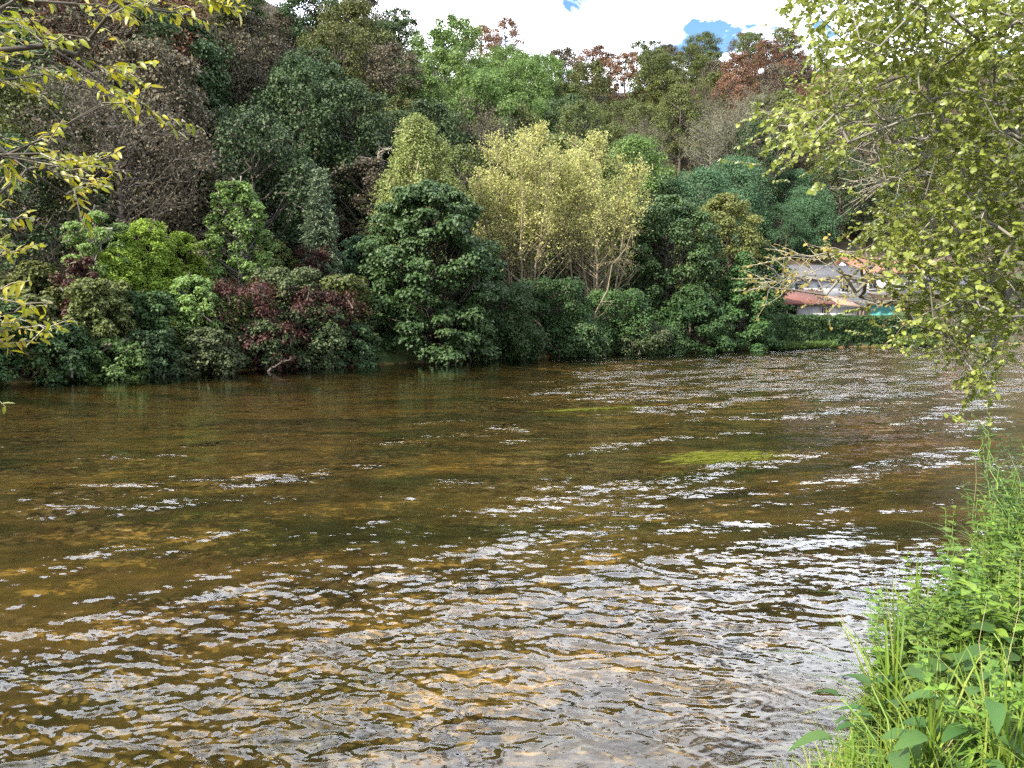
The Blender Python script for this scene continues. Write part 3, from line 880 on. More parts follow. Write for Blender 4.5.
for i, (px, t, top, w, lf, lab) in enumerate(((40, 6.0, 262, 70, 'leaf_moss', 'olive bush behind the hanging willow leaves, under the dark hillside'), (212, 7.0, 248, 60, 'leaf_shrub', 'dark bush just behind the bright ash'),
        (275, 6.5, 240, 64, 'leaf_moss', 'olive bush between the bright ash and the dark conifer'), (300, 8.5, 228, 56, 'leaf_sea', 'blue-green bush behind the dark conifer'),
        (362, 5.5, 236, 66, 'leaf_sea', 'blue-green bush between the conifer and the big alder'), (478, 5.0, 240, 60, 'leaf_alder', 'tall dark bush wedged between the big alder and the left golden tree'),
        (556, 8.0, 236, 90, 'leaf_shrub', 'dark bush seen through the stems of the golden trees'), (640, 6.5, 222, 70, 'leaf_shrub', 'dark bush right of the right golden tree'),
        (700, 9.0, 214, 80, 'leaf_moss', 'olive bush rising between the dark alder and the olive-topped tree'), (762, 4.0, 246, 60, 'leaf_shrub', 'dark bush touching the left end of the white house'))):
    bank('bank_bush', px, t, top, w * 1.1, lambda H, W: broadleaf(300 + i, H, W, .0, 80, 170, .17, .115, .22, round_prof, flat=.75, twigs=80, shell=.45),
         lab, 'bush', lf, group='taller bushes on the far bank')
bank('sallow_bush', 168, .9, 316, 38, lambda H, W: broadleaf(260, H, W, .1, 15, 130, 0.144, 0.072, .3, round_prof, flat=.8, twigs=60, lean=.12),
     'thin yellow-leaved sapling at the waterline below the lime bushes', 'bush', 'leaf_yellow', 'twig_pale')
for px, t, top, w, lab in ((248, .4, 280, 44, 'dark red creeper hanging below the foot of the bright ash'),
                           (300, .1, 286, 44, 'dark red creeper patch on the bushes below the conifer'),
                           (316, 4.4, 246, 30, 'dark red creeper climbing the foot of the dark conifer'),
                           (334, -.1, 290, 40, 'dark red creeper left of the big alder'),
                           (272, -.5, 322, 26, 'small red creeper tuft at the waterline below the bright ash and conifer'),
                           (83, 3.0, 258, 26, 'rusty red creeper on the gappy pale green tree at left')):
    bank('creeper', px, t, top, w, lambda H, W: broadleaf(int(270 + px), H, W * 2.0, -.1, 40, 111, 0.122, 0.094, .3, lambda s: .5 + .5 * math.sin(s * 9 + px) ** 2, flat=.9, droop=.8, shell=.2, twigs=40),
         lab, 'creeper', 'leaf_red', group='red creepers on the far bank')


def snag(name, base, tip, r0, seed, label, mat='twig_pale', nb=16, spread=.5):
    """a leaning bare limb with broken side branches"""
    r = np.random.default_rng(seed)
    base, tip = np.asarray(base, float), np.asarray(tip, float)
    o = thing(name, base, label, 'branch', None)
    G = Geo(); v = tip - base; ln = np.linalg.norm(v)
    P = limb_paths(r, np.zeros((1, 3)), v[None], 7, -.04)
    tubes(G, P, np.linspace(1, .2, 7)[None] * r0, 6)
    link('limb', G.mesh('limb', True), mat, o)
    T = Geo()
    q = .25 + .75 * r.random(nb); j = np.clip((q * 6).astype(int), 0, 5); f = (q * 6 - j)[:, None]
    b = P[0, j] * (1 - f) + P[0, j + 1] * f
    e = b + unit(v / ln * .9 + rdir(r, nb) * .8) * ln * spread * (.15 + .5 * r.random((nb, 1))) * (1.1 - q)[:, None]
    tubes(T, limb_paths(r, b, e, 4, .02), np.array([[.4, .3, .2, .1]]) * r0 * np.ones((nb, 1)), 4)
    b2 = np.repeat(b, 3, 0) * .4 + np.repeat(e, 3, 0) * .6
    e2 = b2 + unit(np.repeat(e - b, 3, 0) + rdir(r, nb * 3) * ln * .2) * ln * .12 * (.4 + r.random((nb * 3, 1)))
    tubes(T, np.stack([b2, e2], 1), np.array([[.16, .07]]) * r0 * np.ones((nb * 3, 1)), 3)
    link('side_branch', T.mesh('side_branch', True), mat, o)
    return o


p = foot(355, 14)
snag('dead_branch', at(330, 178, p[1]), at(392, 148, p[1] - 1), .16, 5, 'pale dead limb slanting across the dark wood above the conifer')
for (x0, y0, x1, y1, d, s, lab) in ((560, 350, 500, 296, 45.0, 6, 'bare brown stem leaning left beneath the golden trees'),
                                    (585, 350, 632, 232, 47.0, 7, 'long pale stem leaning right from beneath the right golden tree'),
                                    (268, 372, 292, 358, 32.6, 11, 'small grey dead branch at the waterline below the red creepers'),
                                    (196, 376, 170, 362, 31.0, 12, 'thin grey dead branch poking from the bank below the lime bushes'),
                                    (470, 360, 452, 338, 41.0, 13, 'bare brown stem at the waterline right of the big alder'),
                                    (640, 352, 668, 330, 49.0, 14, 'bare brown stem leaning over the water below the dark alder'),
                                    (540, 356, 528, 318, 45.0, 15, 'thin bare stem standing at the waterline beneath the left golden tree'),
                                    (352, 360, 372, 348, 36.6, 9, 'grey driftwood branch lying at the waterline left of the big alder')):
    snag('leaning_stem', at(x0, y0, d), at(x1, y1, d), .07, s, lab, 'bark_tan' if s not in (9, 11, 12, 13) else 'bark_dark', 10, .35)


# ------------------------------------------------------------------ houses, shed, ivy wall at right
plainmat('render_white', (.42, .42, .44), (.66, .66, .68), 1.2, .9, 8)
stripemat('roof_tile_red', (.11, .034, .024), (.20, .07, .05), 2.4, 'X', .85)
stripemat('roof_tile_orange', (.2, .085, .06), (.32, .15, .11), 2.4, 'X', .85)
stripemat('roof_sheet_grey', (.055, .052, .056), (.11, .105, .11), 2.0, 'X', .7)
stripemat('board_grey', (.22, .21, .20), (.46, .45, .43), 1.6, 'Z', .85)
stripemat('board_pale', (.36, .34, .32), (.55, .53, .50), 1.2, 'X', .85)
plainmat('tin_rust', (.20, .11, .07), (.34, .24, .18), 2.0, .8)
plainmat('window_dark', (.012, .014, .018), (.03, .034, .04), 2.0, .15, spec=.5)
plainmat('frame_grey', (.30, .30, .31), (.42, .42, .43), 3.0, .7)
plainmat('tarp_turquoise', (.05, .22, .19), (.10, .32, .28), 2.0, .5, bump=.6)
plainmat('drum_blue', (.03, .09, .16), (.05, .14, .22), 3.0, .4)
plainmat('old_stone', (.10, .09, .075), (.24, .22, .19), 3.0, .9, bump=.8)
plainmat('wood_post', (.10, .075, .05), (.2, .16, .12), 4.0, .9)


def frame_at(px, d, rz, z=None):
    x = (px - 512) / F_PX * d
    zz = ground_z(x, d) if z is None else z
    return (x, d, zz)


def part(G, name, mat, parent, smooth=False):
    return link(name, G.mesh(name, smooth), mat, parent)


def window(parent, x, z, w, h, y=-.0, bars=2):
    f = Geo(); b = .07
    for lo, hi in (((x, y - .06, z), (x + w, y + .02, z + b)), ((x, y - .06, z + h - b), (x + w, y + .02, z + h)),
                   ((x, y - .06, z + b), (x + b, y + .02, z + h - b)), ((x + w - b, y - .06, z + b), (x + w, y + .02, z + h - b))):
        f.box(lo, hi)
    for k in range(1, bars):
        xx = x + w * k / bars
        f.box((xx - .025, y - .05, z + b), (xx + .025, y + .02, z + h - b))
    o = part(f, 'window', 'frame_grey', parent)
    g = Geo(); g.box((x + b, y - .03, z + b), (x + w - b, y - .012, z + h - b))
    part(g, 'pane', 'window_dark', o)
    s = Geo(); s.box((x - .08, y - .14, z - .1), (x + w + .08, y + .02, z - .003))
    part(s, 'sill', 'frame_grey', o)


# white house behind the shed
dH = 78.0
loc = frame_at(757, dH, 0)
M1 = wide((0, dH, 0), 1)      # metres per pixel at the house
zr = loc[2]
hz = lambda py, d: at(512, py, d)[2] - zr
H1 = thing('white_house', loc, 'long white house with a grey sheet roof behind the red-roofed shed', 'house', None, R(9))
LW = 118 * M1
g = Geo(); g.box((0, 0, -.6), (LW, 6, hz(277, dH))); part(g, 'wall', 'render_white', H1)
g = Geo(); za, zb = hz(277, dH), hz(264, dH + 3)
g.slab([(-.4, -.5, za - .12), (LW + .4, -.5, za - .12), (LW + .4, 3.2, zb), (-.4, 3.2, zb)], .12)
g.slab([(-.4, 3.2, zb), (LW + .4, 3.2, zb), (LW + .4, 6.6, za - .12), (-.4, 6.6, za - .12)], .12)
part(g, 'roof', 'roof_sheet_grey', H1)
for xx in (0.004, LW - .204):
    g = Geo()
    g.add([(xx, 0, za), (xx, 6, za), (xx, 3.1, zb - .25), (xx + .2, 0, za), (xx + .2, 6, za), (xx + .2, 3.1, zb - .25)], [(0, 1, 4, 3), (1, 2, 5, 4), (2, 0, 3, 5)], [(0, 2, 1), (3, 4, 5)])
    part(g, 'gable', 'render_white', H1)
for pxw, w, h, zt in ((771, 8, 8, 284), (795, 10, 8, 283), (820, 5, 6, 284), (846, 8, 8, 284)):
    window(H1, (pxw - 757) * M1, hz(zt + h, dH), w * M1, h * M1, 0)

# orange-roofed house further right
dO = 88.0
loc = frame_at(856, dO, 0); zr = loc[2]
H2 = thing('orange_roofed_house', loc, 'house with an orange tiled roof behind the overhanging alder', 'house', None, R(6))
M2 = wide((0, dO, 0), 1); LW2 = 120 * M2
g = Geo(); g.box((0, 0, -.6), (LW2, 7, hz(271, dO))); part(g, 'wall', 'render_white', H2)
za, zb = hz(271, dO), hz(257, dO + 3.5)
g = Geo()
g.slab([(-.4, -.5, za - .12), (LW2 + .4, -.5, za - .12), (LW2 + .4, 3.5, zb), (-.4, 3.5, zb)], .14)
g.slab([(-.4, 3.5, zb), (LW2 + .4, 3.5, zb), (LW2 + .4, 7.5, za - .12), (-.4, 7.5, za - .12)], .14)
part(g, 'roof', 'roof_tile_orange', H2)
for xx in (0.004, LW2 - .204):
    g = Geo()
    g.add([(xx, 0, za), (xx, 7, za), (xx, 3.5, zb - .25), (xx + .2, 0, za), (xx + .2, 7, za), (xx + .2, 3.5, zb - .25)], [(0, 1, 4, 3), (1, 2, 5, 4), (2, 0, 3, 5)], [(0, 2, 1), (3, 4, 5)])
    part(g, 'gable', 'render_white', H2)
for k in range(4):
    window(H2, 1.2 + k * 3.4, hz(289, dO), 1.0, 1.1, 0)

# red-roofed shed on the terrace
dS = 69.0
loc = frame_at(757, dS, 0); zr = loc[2]
S1 = thing('garden_shed', loc, 'low weathered shed under a red tiled lean-to roof above the ivy wall', 'shed', None, R(7))
M3 = wide((0, dS, 0), 1); sx = lambda px: (px - 757) * M3
ze, zt = hz(303.5, dS), hz(289, dS + 3.2)
g = Geo(); g.slab([(sx(752), -.45, ze), (sx(838), -.45, ze), (sx(838), 3.3, zt), (sx(752), 3.3, zt)], .12); part(g, 'roof', 'roof_tile_red', S1)
g = Geo(); g.slab([(sx(838.3), -.5, ze - .02), (sx(867), -.5, ze - .3), (sx(867), 2.4, ze + .55), (sx(838.3), 2.4, ze + .9)], .07); part(g, 'tin_roof', 'tin_rust', S1)
g = Geo(); g.box((sx(797), 0, -.5), (sx(833), .12, ze - .16)); part(g, 'board_wall', 'board_grey', S1)
g = Geo(); g.box((sx(833.2), .0, -.5), (sx(841.6), .1, ze - .12)); d_ = part(g, 'door', 'board_pale', S1)
g = Geo(); g.box((sx(840.2), -.05, .75), (sx(840.8), -.002, .95)); part(g, 'handle', 'frame_grey', d_)
g = Geo(); g.box((sx(842), 0, -.05), (sx(862), .1, ze - .34)); part(g, 'plank_wall', 'board_pale', S1)
g = Geo(); g.box((sx(758), 2.9, -.5), (sx(862), 3.05, ze + .5)); part(g, 'rear_wall', 'wood_post', S1)
window(S1, sx(823), ze - .95, sx(832) - sx(823), .62, 0, 3)
window(S1, sx(848), ze - 1.0, sx(853) - sx(848), .4, 0, 1)
for pxp in (759, 785, 796, 863, 866.5):
    g = Geo(); g.box((sx(pxp), -.3, -.5), (sx(pxp) + .13, -.17, ze - .36 if pxp > 850 else ze - .14)); part(g, 'post', 'wood_post', S1)
bl = frame_at(788.5, dS + .9, 0)
B1 = thing('water_barrel', (bl[0], bl[1], bl[2] + .05), 'dark blue barrel in the open bay of the red-roofed shed', 'barrel')
g = Geo(); zz = np.array([0, .05, .35, .6, .9, 1.18, 1.2]); tubes(g, np.stack([zz * 0, zz * 0, zz], 1)[None], np.array([[.27, .3, .33, .34, .33, .3, .02]]), 18); part(g, 'drum', 'drum_blue', B1, True)
g = Geo(); zz = np.array([.31, .33, .37, .39]); tubes(g, np.stack([zz * 0, zz * 0, zz], 1)[None], np.array([[.3, .35, .35, .3]]), 18)
zz = zz + .5; tubes(g, np.stack([zz * 0, zz * 0, zz], 1)[None], np.array([[.3, .35, .35, .3]]), 18); part(g, 'hoop', 'frame_grey', B1, True)

# turquoise lean-to cover
loc = frame_at(868.5, 70.0, 0); zr = loc[2]
T1 = thing('tarpaulin_shelter', loc, 'turquoise tarpaulin shelter under a pale sheet roof, right of the shed', 'shelter', None, R(5))
M4 = wide((0, 70, 0), 1)
g = Geo(); nx, nz_ = 40, 10
X, Z = np.meshgrid(np.linspace(0, 26 * M4, nx), np.linspace(-.3, hz(304.5, 70), nz_)); Y = .06 * np.sin(X * 5.2) + .05 * np.sin(X * 11 + 1) * (1 - Z / 3) + .03 * np.sin(Z * 6)
idx = np.arange(nx * nz_).reshape(nz_, nx); fr_ = np.stack([X, Y, Z], -1).reshape(-1, 3)
Qf = np.stack([idx[:-1, :-1], idx[:-1, 1:], idx[1:, 1:], idx[1:, :-1]], -1).reshape(-1, 4)
g.add(fr_, Qf); g.add(fr_ + np.array([0, .03, 0]), Qf[:, ::-1]); part(g, 'tarpaulin', 'tarp_turquoise', T1, True)
g = Geo(); zt = hz(303, 70); g.slab([(-.8, -.5, zt - .05), (27 * M4, -.5, zt), (27 * M4, 2.6, zt + .35), (-.8, 2.6, zt + .3)], .07); part(g, 'roof', 'roof_sheet_grey', T1)
for xx in (-.1, 12 * M4, 26 * M4):
    g = Geo(); g.box((xx, .14, -.4), (xx + .1, .24, zt - .1)); part(g, 'post', 'wood_post', T1)


# ivy-covered wall along the water
def bankline(px0, px1, t, n):
    return np.array([foot(px, t)[:2] for px in np.linspace(px0, px1, n)])


iw = bankline(764, 935, .22, 26)
w0 = iw[0]
IV = thing('ivy_wall', (w0[0], w0[1], 0), 'old stone wall at the waterline smothered in dark green ivy', 'wall')
topz = at(512, 319, 66)[2]
g = Geo()
nrm = np.gradient(iw, axis=0); nrm = np.stack([-nrm[:, 1], nrm[:, 0]], 1); nrm /= np.linalg.norm(nrm, axis=1, keepdims=True)
for a in range(len(iw) - 1):
    q = [iw[a] - w0, iw[a + 1] - w0, iw[a + 1] + nrm[a + 1] * .5 - w0, iw[a] + nrm[a] * .5 - w0]
    g.slab([(c[0], c[1], topz - .15) for c in q], topz + .6)
part(g, 'masonry', 'old_stone', IV)
r = np.random.default_rng(77)
g = Geo(); n = 15000
s = r.random(n) * (len(iw) - 1); a = s.astype(int); f = (s - a)[:, None]
base2 = iw[a] * (1 - f) + iw[a + 1] * f - w0
hgt = r.random(n) ** .8; out = .12 + .45 * (perlin(s * .9, hgt * 3, 4) + .45) * (.5 + .6 * (1 - hgt)) * r.random(n)
onto = r.random(n) < .25
nn = nrm[a]
zc = .0 + hgt * (topz + .1 + .25 * perlin(s * 1.3, s * 0, 8))
P = np.column_stack([base2 - nn * np.where(onto, -.5 * r.random(n), out)[:, None], np.where(onto, topz + .05 + .3 * r.random(n) * (perlin(s, s * 0, 3) + .6), zc)])
nm = unit(np.column_stack([-nn, np.full(n, .5)]) + r.normal(size=(n, 3)) * .5)
leaves(g, P, np.cross(nm, rdir(r, n)) + np.array([0, 0, -.6]), nm, .24 * (.6 + .8 * r.random(n)), .2 * (.6 + .8 * r.random(n)))
part(g, 'ivy', 'leaf_shrub', IV)
# fresh grass at its foot
g = Geo(); n = 3500
s = r.random(n) * 9; s = np.where(r.random(n) < .3, 18 + r.random(n) * 5, s); a = s.astype(int); f = (s - a)[:, None]
B_ = np.column_stack([iw[a] * (1 - f) + iw[a + 1] * f - nrm[a] * (.25 + .75 * r.random(n))[:, None], np.full(n, .02)])
blades(g, B_, np.array([0, 0, 1]) + r.normal(size=(n, 3)) * .45, rdir(r, n), .45 * (.5 + r.random(n)), .09, .3)
tag(part(g, 'bank_grass', 'leaf_grassbank', None), 'bright green grass strip at the foot of the ivy wall', 'grass', kind='stuff')


# ------------------------------------------------------------------ near trees: branches grown towards leaf-spray points
def grow(r, trunk, targets, step=.32, tip=.0035, power=.44, sag=.05, rmax=.16):
    nodes = [np.array(p, float) for p in trunk]
    par = [-1] + list(range(len(trunk) - 1))
    T = np.asarray(targets, float)
    order = np.argsort(np.min(np.linalg.norm(T[:, None] - np.array(trunk)[None], axis=2), axis=1))
    ends = {}
    arr = np.array(nodes)
    base = np.array(trunk[0], float)
    for k in order:
        t = T[k]
        d = np.linalg.norm(arr - t, axis=1) + .12 * np.linalg.norm(arr - base, axis=1) * 0
        back = np.linalg.norm(arr - base, axis=1) - np.linalg.norm(t - base)
        d = d + np.where(back > -.05, 2.0, 0)
        j = int(np.argmin(d)); a = arr[j]
        n = max(1, int(np.linalg.norm(t - a) / step))
        prev = j; new = []
        for i in range(1, n + 1):
            f = i / n
            p = a * (1 - f) + t * f
            if i < n:
                p = p + r.normal(size=3) * .045 * step / .32 + np.array([0, 0, sag * math.sin(f * math.pi)])
            nodes.append(p); par.append(prev); prev = len(nodes) - 1; new.append(p)
        arr = np.vstack([arr, np.array(new)])
        ends[int(k)] = prev
    cnt = np.zeros(len(nodes))
    for e in ends.values():
        cnt[e] += 1
    for i in range(len(nodes) - 1, 0, -1):
        cnt[par[i]] += cnt[i]
    rad = np.minimum(tip * np.maximum(cnt, 1) ** power, rmax)
    return arr, np.array(par), rad, ends


def branch_mesh(arr, par, rad, keep, k=5):
    G = Geo(); i = np.array([j for j in keep if par[j] >= 0])
    a, b = arr[par[i]], arr[i]
    tubes(G, np.stack([a, b], 1), np.stack([np.minimum(rad[par[i]], rad[i] * 1.25), rad[i]], 1), k)
    return G


def sprays(G, T, r, ends_dir, centers, n, L, W, ln, bend=.25, hang=.25, shape=(.75, 1, .62), face=np.array([0, 0, 1.0])):
    """n leaves along a twig of length ln at every centre"""
    k = len(centers)
    d = unit(ends_dir + r.normal(size=(k, 3)) * .35 + np.array([0, 0, -hang]))
    tipp = centers + d * ln * (.7 + .6 * r.random((k, 1)))
    mid = (centers + tipp) / 2 + r.normal(size=(k, 3)) * .02
    tubes(T, np.stack([centers, mid, tipp], 1), np.array([[.0032, .0025, .0012]]) * np.ones((k, 1)), 3)
    f = np.tile((np.arange(n) + .5) / n, k)[:, None]
    c, t = np.repeat(centers, n, 0), np.repeat(tipp, n, 0)
    B = c * (1 - f) + t * f
    dd = np.repeat(d, n, 0)
    sd = unit(np.cross(dd, face) + 1e-3) * np.where(np.arange(k * n) % 2, 1, -1)[:, None]
    ax = dd * .55 + sd * .8 + r.normal(size=B.shape) * .35 + np.array([0, 0, -.15])
    nm = unit(face + r.normal(size=B.shape) * .5)
    s = .6 + .65 * r.random(k * n)
    keep = r.random(k * n) < .93
    blades(G, B[keep], ax[keep], nm[keep], (L * s)[keep], (W * s)[keep], bend, .12, shape)


def inpoly(px, py, poly):
    c = False; j = len(poly) - 1
    for i in range(len(poly)):
        (xi, yi), (xj, yj) = poly[i], poly[j]
        if (yi > py) != (yj > py) and px < (xj - xi) * (py - yi) / (yj - yi) + xi:
            c = not c
        j = i
    return c


def poly_points(r, poly, n, d0, d1):
    xs, ys = [p[0] for p in poly], [p[1] for p in poly]
    out = []
    while len(out) < n:
        px, py = r.uniform(min(xs), max(xs)), r.uniform(min(ys), max(ys))
        if inpoly(px, py, poly):
            out.append(at(px, py, r.uniform(d0, d1)))
    return out


# right: alder leaning over the river
r = np.random.default_rng(5)
AP = [(788, -20), (803, 4), (842, 22), (826, 60), (828, 88), (768, 126), (780, 146), (838, 154), (866, 136), (892, 92), (915, 110), (930, 165), (905, 205), (870, 228), (896, 268), (908, 318), (930, 345), (952, 355), (990, 335), (1075, 312), (1075, -20)]
tg = poly_points(r, AP, 670, 5.4, 8.6)
tg += poly_points(r, [(948, 358), (985, 346), (982, 378), (958, 378)], 7, 5.8, 6.2)
cen = np.array([8.6, 7.2, 5.4])
while len(tg) < 900:
    v = rdir(r, 1)[0] * np.array([3.4, 3.2, 3.2]) * (.55 + .45 * r.random()) + cen
    q = pix(v)
    if (q[0] > 1050 or q[1] < -10) and v[2] > 1.6:
        tg.append(v)
nA = len(tg)
sp = poly_points(r, [(752, 284), (768, 262), (800, 248), (850, 250), (905, 240), (905, 315), (860, 300), (800, 302), (770, 296)], 95, 6.6, 7.6)    # turning branch before the house
dd_ = poly_points(r, [(858, 190), (880, 120), (915, 90), (950, 120), (925, 180)], 46, 6.2, 7.2)                                                    # dead twigs
alltg = np.array(tg + sp + dd_)
tr0 = (9.3, 7.6)
trunk = [(tr0[0], tr0[1], ground_z(*tr0) - .2), (9.25, 7.55, 1.5), (9.1, 7.45, 2.4), (8.9, 7.3, 3.3), (8.75, 7.25, 4.2), (8.7, 7.2, 5.2), (8.7, 7.2, 6.2), (8.75, 7.2, 7.2)]
arr, par, rad, ends = grow(r, trunk, alltg, power=.46, rmax=.17)
rad[:8] = np.linspace(.2, .06, 8)
base = np.array(trunk[0])
AT = thing('overhanging_alder', base, 'sunlit alder with leafy boughs overhanging the river at right', 'tree')
dead = {ends[k] for k in range(nA + len(sp), len(alltg))}
arr0 = arr - base
part(branch_mesh(arr0, par, rad, range(len(arr))), 'trunk', 'bark_grey', AT, True)
edir = lambda ks: unit(np.array([arr[ends[k]] - arr[par[ends[k]]] for k in ks]))
G, T = Geo(), Geo()
ks = list(range(nA))
sprays(G, T, r, edir(ks), np.array([arr0[ends[k]] for k in ks]), 15, .044, .034, .24, .3, .3, (.9, 1.05, .8))
for q in range(3):
    extra = np.array([arr0[ends[k]] for k in ks]) + r.normal(size=(nA, 3)) * .17
    sprays(G, T, r, edir(ks) + r.normal(size=(nA, 3)) * .7, extra, 13, .042, .033, .24, .3, .2, (.9, 1.05, .8))
part(G, 'leaves', 'leaf_near', AT)
part(T, 'twigs', 'twig_brown', AT)
G, T = Geo(), Geo()
ks = list(range(nA, nA + len(sp)))
sprays(G, T, r, edir(ks), np.array([arr0[ends[k]] for k in ks]), 7, .042, .03, .26, .3, .0)
tag(part(G, 'turning_leaves', 'leaf_turning', AT), 'yellowing sparse leaves on the low bough before the white house')
ks = list(range(nA + len(sp), len(alltg)))
for q in range(4):
    sprays(Geo(), T, r, edir(ks) + r.normal(size=(len(ks), 3)) * .5, np.array([arr0[ends[k]] for k in ks]), 1, .06, .04, .35, .3, -.1)
tag(part(T, 'dead_twigs', 'twig_pale', AT), 'bare pale dead twigs hanging in a gap of the crown')

# left: willow whose hanging twigs enter the frame
r = np.random.default_rng(12)
tg = []
for poly, n, d0, d1 in (([(-30, -10), (225, -14), (225, 6), (150, 18), (100, 26), (40, 24), (-30, 26)], 36, 2.7, 3.5),
                        ([(-30, 40), (50, 45), (90, 60), (125, 95), (100, 110), (75, 92), (30, 90), (-30, 75)], 22, 2.8, 3.5),
                        ([(140, 104), (160, 106), (160, 114), (140, 110)], 2, 3.0, 3.1),
                        ([(100, 55), (120, 52), (120, 66), (100, 70)], 3, 3.0, 3.2),
                        ([(-30, 125), (30, 128), (92, 152), (85, 165), (50, 180), (20, 165), (-30, 160)], 17, 2.7, 3.4),
                        ([(40, 185), (80, 180), (100, 198), (70, 205)], 4, 2.9, 3.1),
                        ([(-40, 205), (0, 215), (15, 255), (5, 310), (-40, 310)], 12, 2.7, 3.2),
                        ([(-40, 315), (20, 305), (40, 318), (45, 345), (25, 350), (-40, 340)], 10, 2.8, 3.2),
                        ([(-60, 370), (-20, 375), (-25, 385), (-60, 385)], 3, 2.9, 3.0)):
    tg += poly_points(r, poly, n, d0, d1)
cen = np.array([-4.2, 1.4, 3.6])
while len(tg) < 300:
    v = rdir(r, 1)[0] * np.array([2.0, 2.0, 2.0]) * (.5 + .5 * r.random()) + cen
    q = pix(v) if v[1] > .3 else (-999, 0)
    if (q[0] < -60) and v[2] > 1.2:
        tg.append(v)
tg = np.array(tg)
b0 = (-4.7, -.9)
trunk = [(b0[0], b0[1], ground_z(*b0) - .15), (-4.65, -.5, 1.1), (-4.5, 0, 1.9), (-4.3, .5, 2.7), (-4.1, .9, 3.5), (-3.9, 1.2, 4.3), (-3.8, 1.4, 5.0)]
arr, par, rad, ends = grow(r, trunk, tg, step=.2, tip=.0022, power=.5, rmax=.09, sag=.04)
rad[:7] = np.linspace(.14, .03, 7)
base = np.array(trunk[0]); arr0 = arr - base
WT = thing('hanging_willow', base, 'willow outside the left edge whose yellow-green twigs hang into view', 'tree')
part(branch_mesh(arr0, par, rad, range(len(arr))), 'trunk', 'bark_dark', WT, True)
G, T = Geo(), Geo()
ks = list(range(len(tg)))
ed = unit(np.array([arr[ends[k]] - arr[par[ends[k]]] for k in ks]) + np.array([.25, .05, 0]))
sprays(G, T, r, ed, np.array([arr0[ends[k]] for k in ks]), 12, .043, .0155, .16, .3, .05, (.8, 1, .7), face=unit(np.array([.1, -.55, .8])))
part(G, 'leaves', 'leaf_willow', WT)
part(T, 'twigs', 'twig_pale', WT)


# ------------------------------------------------------------------ near bank: grass and weeds
def grass_strands(G, r, B, L, W, lean=.5, seg=5, up=1.0, droop=1.0):
    n = len(B)
    L = np.broadcast_to(L, n)[:, None]; W = np.broadcast_to(W, n)
    az = r.random(n) * 2 * math.pi
    h = np.stack([np.cos(az), np.sin(az), np.zeros(n)], 1)
    ln = (lean * r.random(n))[:, None]
    t = np.linspace(0, 1, seg + 1)
    P = [B + h * L * (ln * s * .4 + droop * ln * s * s * .75) + np.array([0, 0, 1]) * L * (s * up - ln * droop * s ** 2.3 * .75) for s in t]
    sd = np.stack([-h[:, 1], h[:, 0], np.zeros(n)], 1)
    wv = np.array([.75, 1, .95, .8, .5, .05])[:seg + 1] if seg == 5 else np.linspace(1, .05, seg + 1)
    Vv = np.stack([np.stack([p - sd * (W * w / 2)[:, None], p + sd * (W * w / 2)[:, None]], 1) for p, w in zip(P, wv)], 1)
    idx = np.arange(n * (seg + 1) * 2).reshape(n, seg + 1, 2)
    Q = np.stack([idx[:, :-1, 0], idx[:, :-1, 1], idx[:, 1:, 1], idx[:, 1:, 0]], -1)
    G.add(Vv, Q)


r = np.random.default_rng(91)


def near_bank_points(n, s0, s1, t0, t1):
    """points along the right-hand bank: s runs with the waterline from the viewer's feet, t inland"""
    seg = np.linalg.norm(np.diff(NEAR, axis=0), axis=1); cum = np.concatenate([[0], np.cumsum(seg)])
    s = cum[5] + s0 + (s1 - s0) * r.random(n)
    i = np.clip(np.searchsorted(cum, s, 'right') - 1, 0, len(seg) - 1); f = ((s - cum[i]) / seg[i])[:, None]
    p = NEAR[i] * (1 - f) + NEAR[i + 1] * f
    tg_ = unit(NEAR[i + 1] - NEAR[i]); nr_ = np.stack([tg_[:, 1], -tg_[:, 0]], 1)
    q = p + nr_ * (t0 + (t1 - t0) * r.random(n))[:, None]
    return np.column_stack([q, height(q[:, 0], q[:, 1]) - .02])


G = Geo()
B_ = near_bank_points(2600, .9, 7.5, -.02, 1.7)
grass_strands(G, r, B_, .2 + .32 * r.random(len(B_)) ** 1.8, .0075, 1.1)
B_ = near_bank_points(3600, 4.5, 24, -.02, 3.0)
grass_strands(G, r, B_, .4 + .5 * r.random(len(B_)), .011, .9)
B_ = near_bank_points(2400, .6, 4.5, .45, 2.4)
grass_strands(G, r, B_, .12 + .26 * r.random(len(B_)), .008, 1.2)
B_ = near_bank_points(1300, .6, 4.5, .02, .5)
grass_strands(G, r, B_, .14 + .22 * r.random(len(B_)), .007, .9)
B_ = near_bank_points(2600, -5, 1.0, .3, 2.2)
grass_strands(G, r, B_, .15 + .2 * r.random(len(B_)), .007, 1.0)
tag(part(G, 'bank_grass', 'grass_blade', None), 'tall sunlit yellow-green grass along the near bank at right', 'grass', kind='stuff')


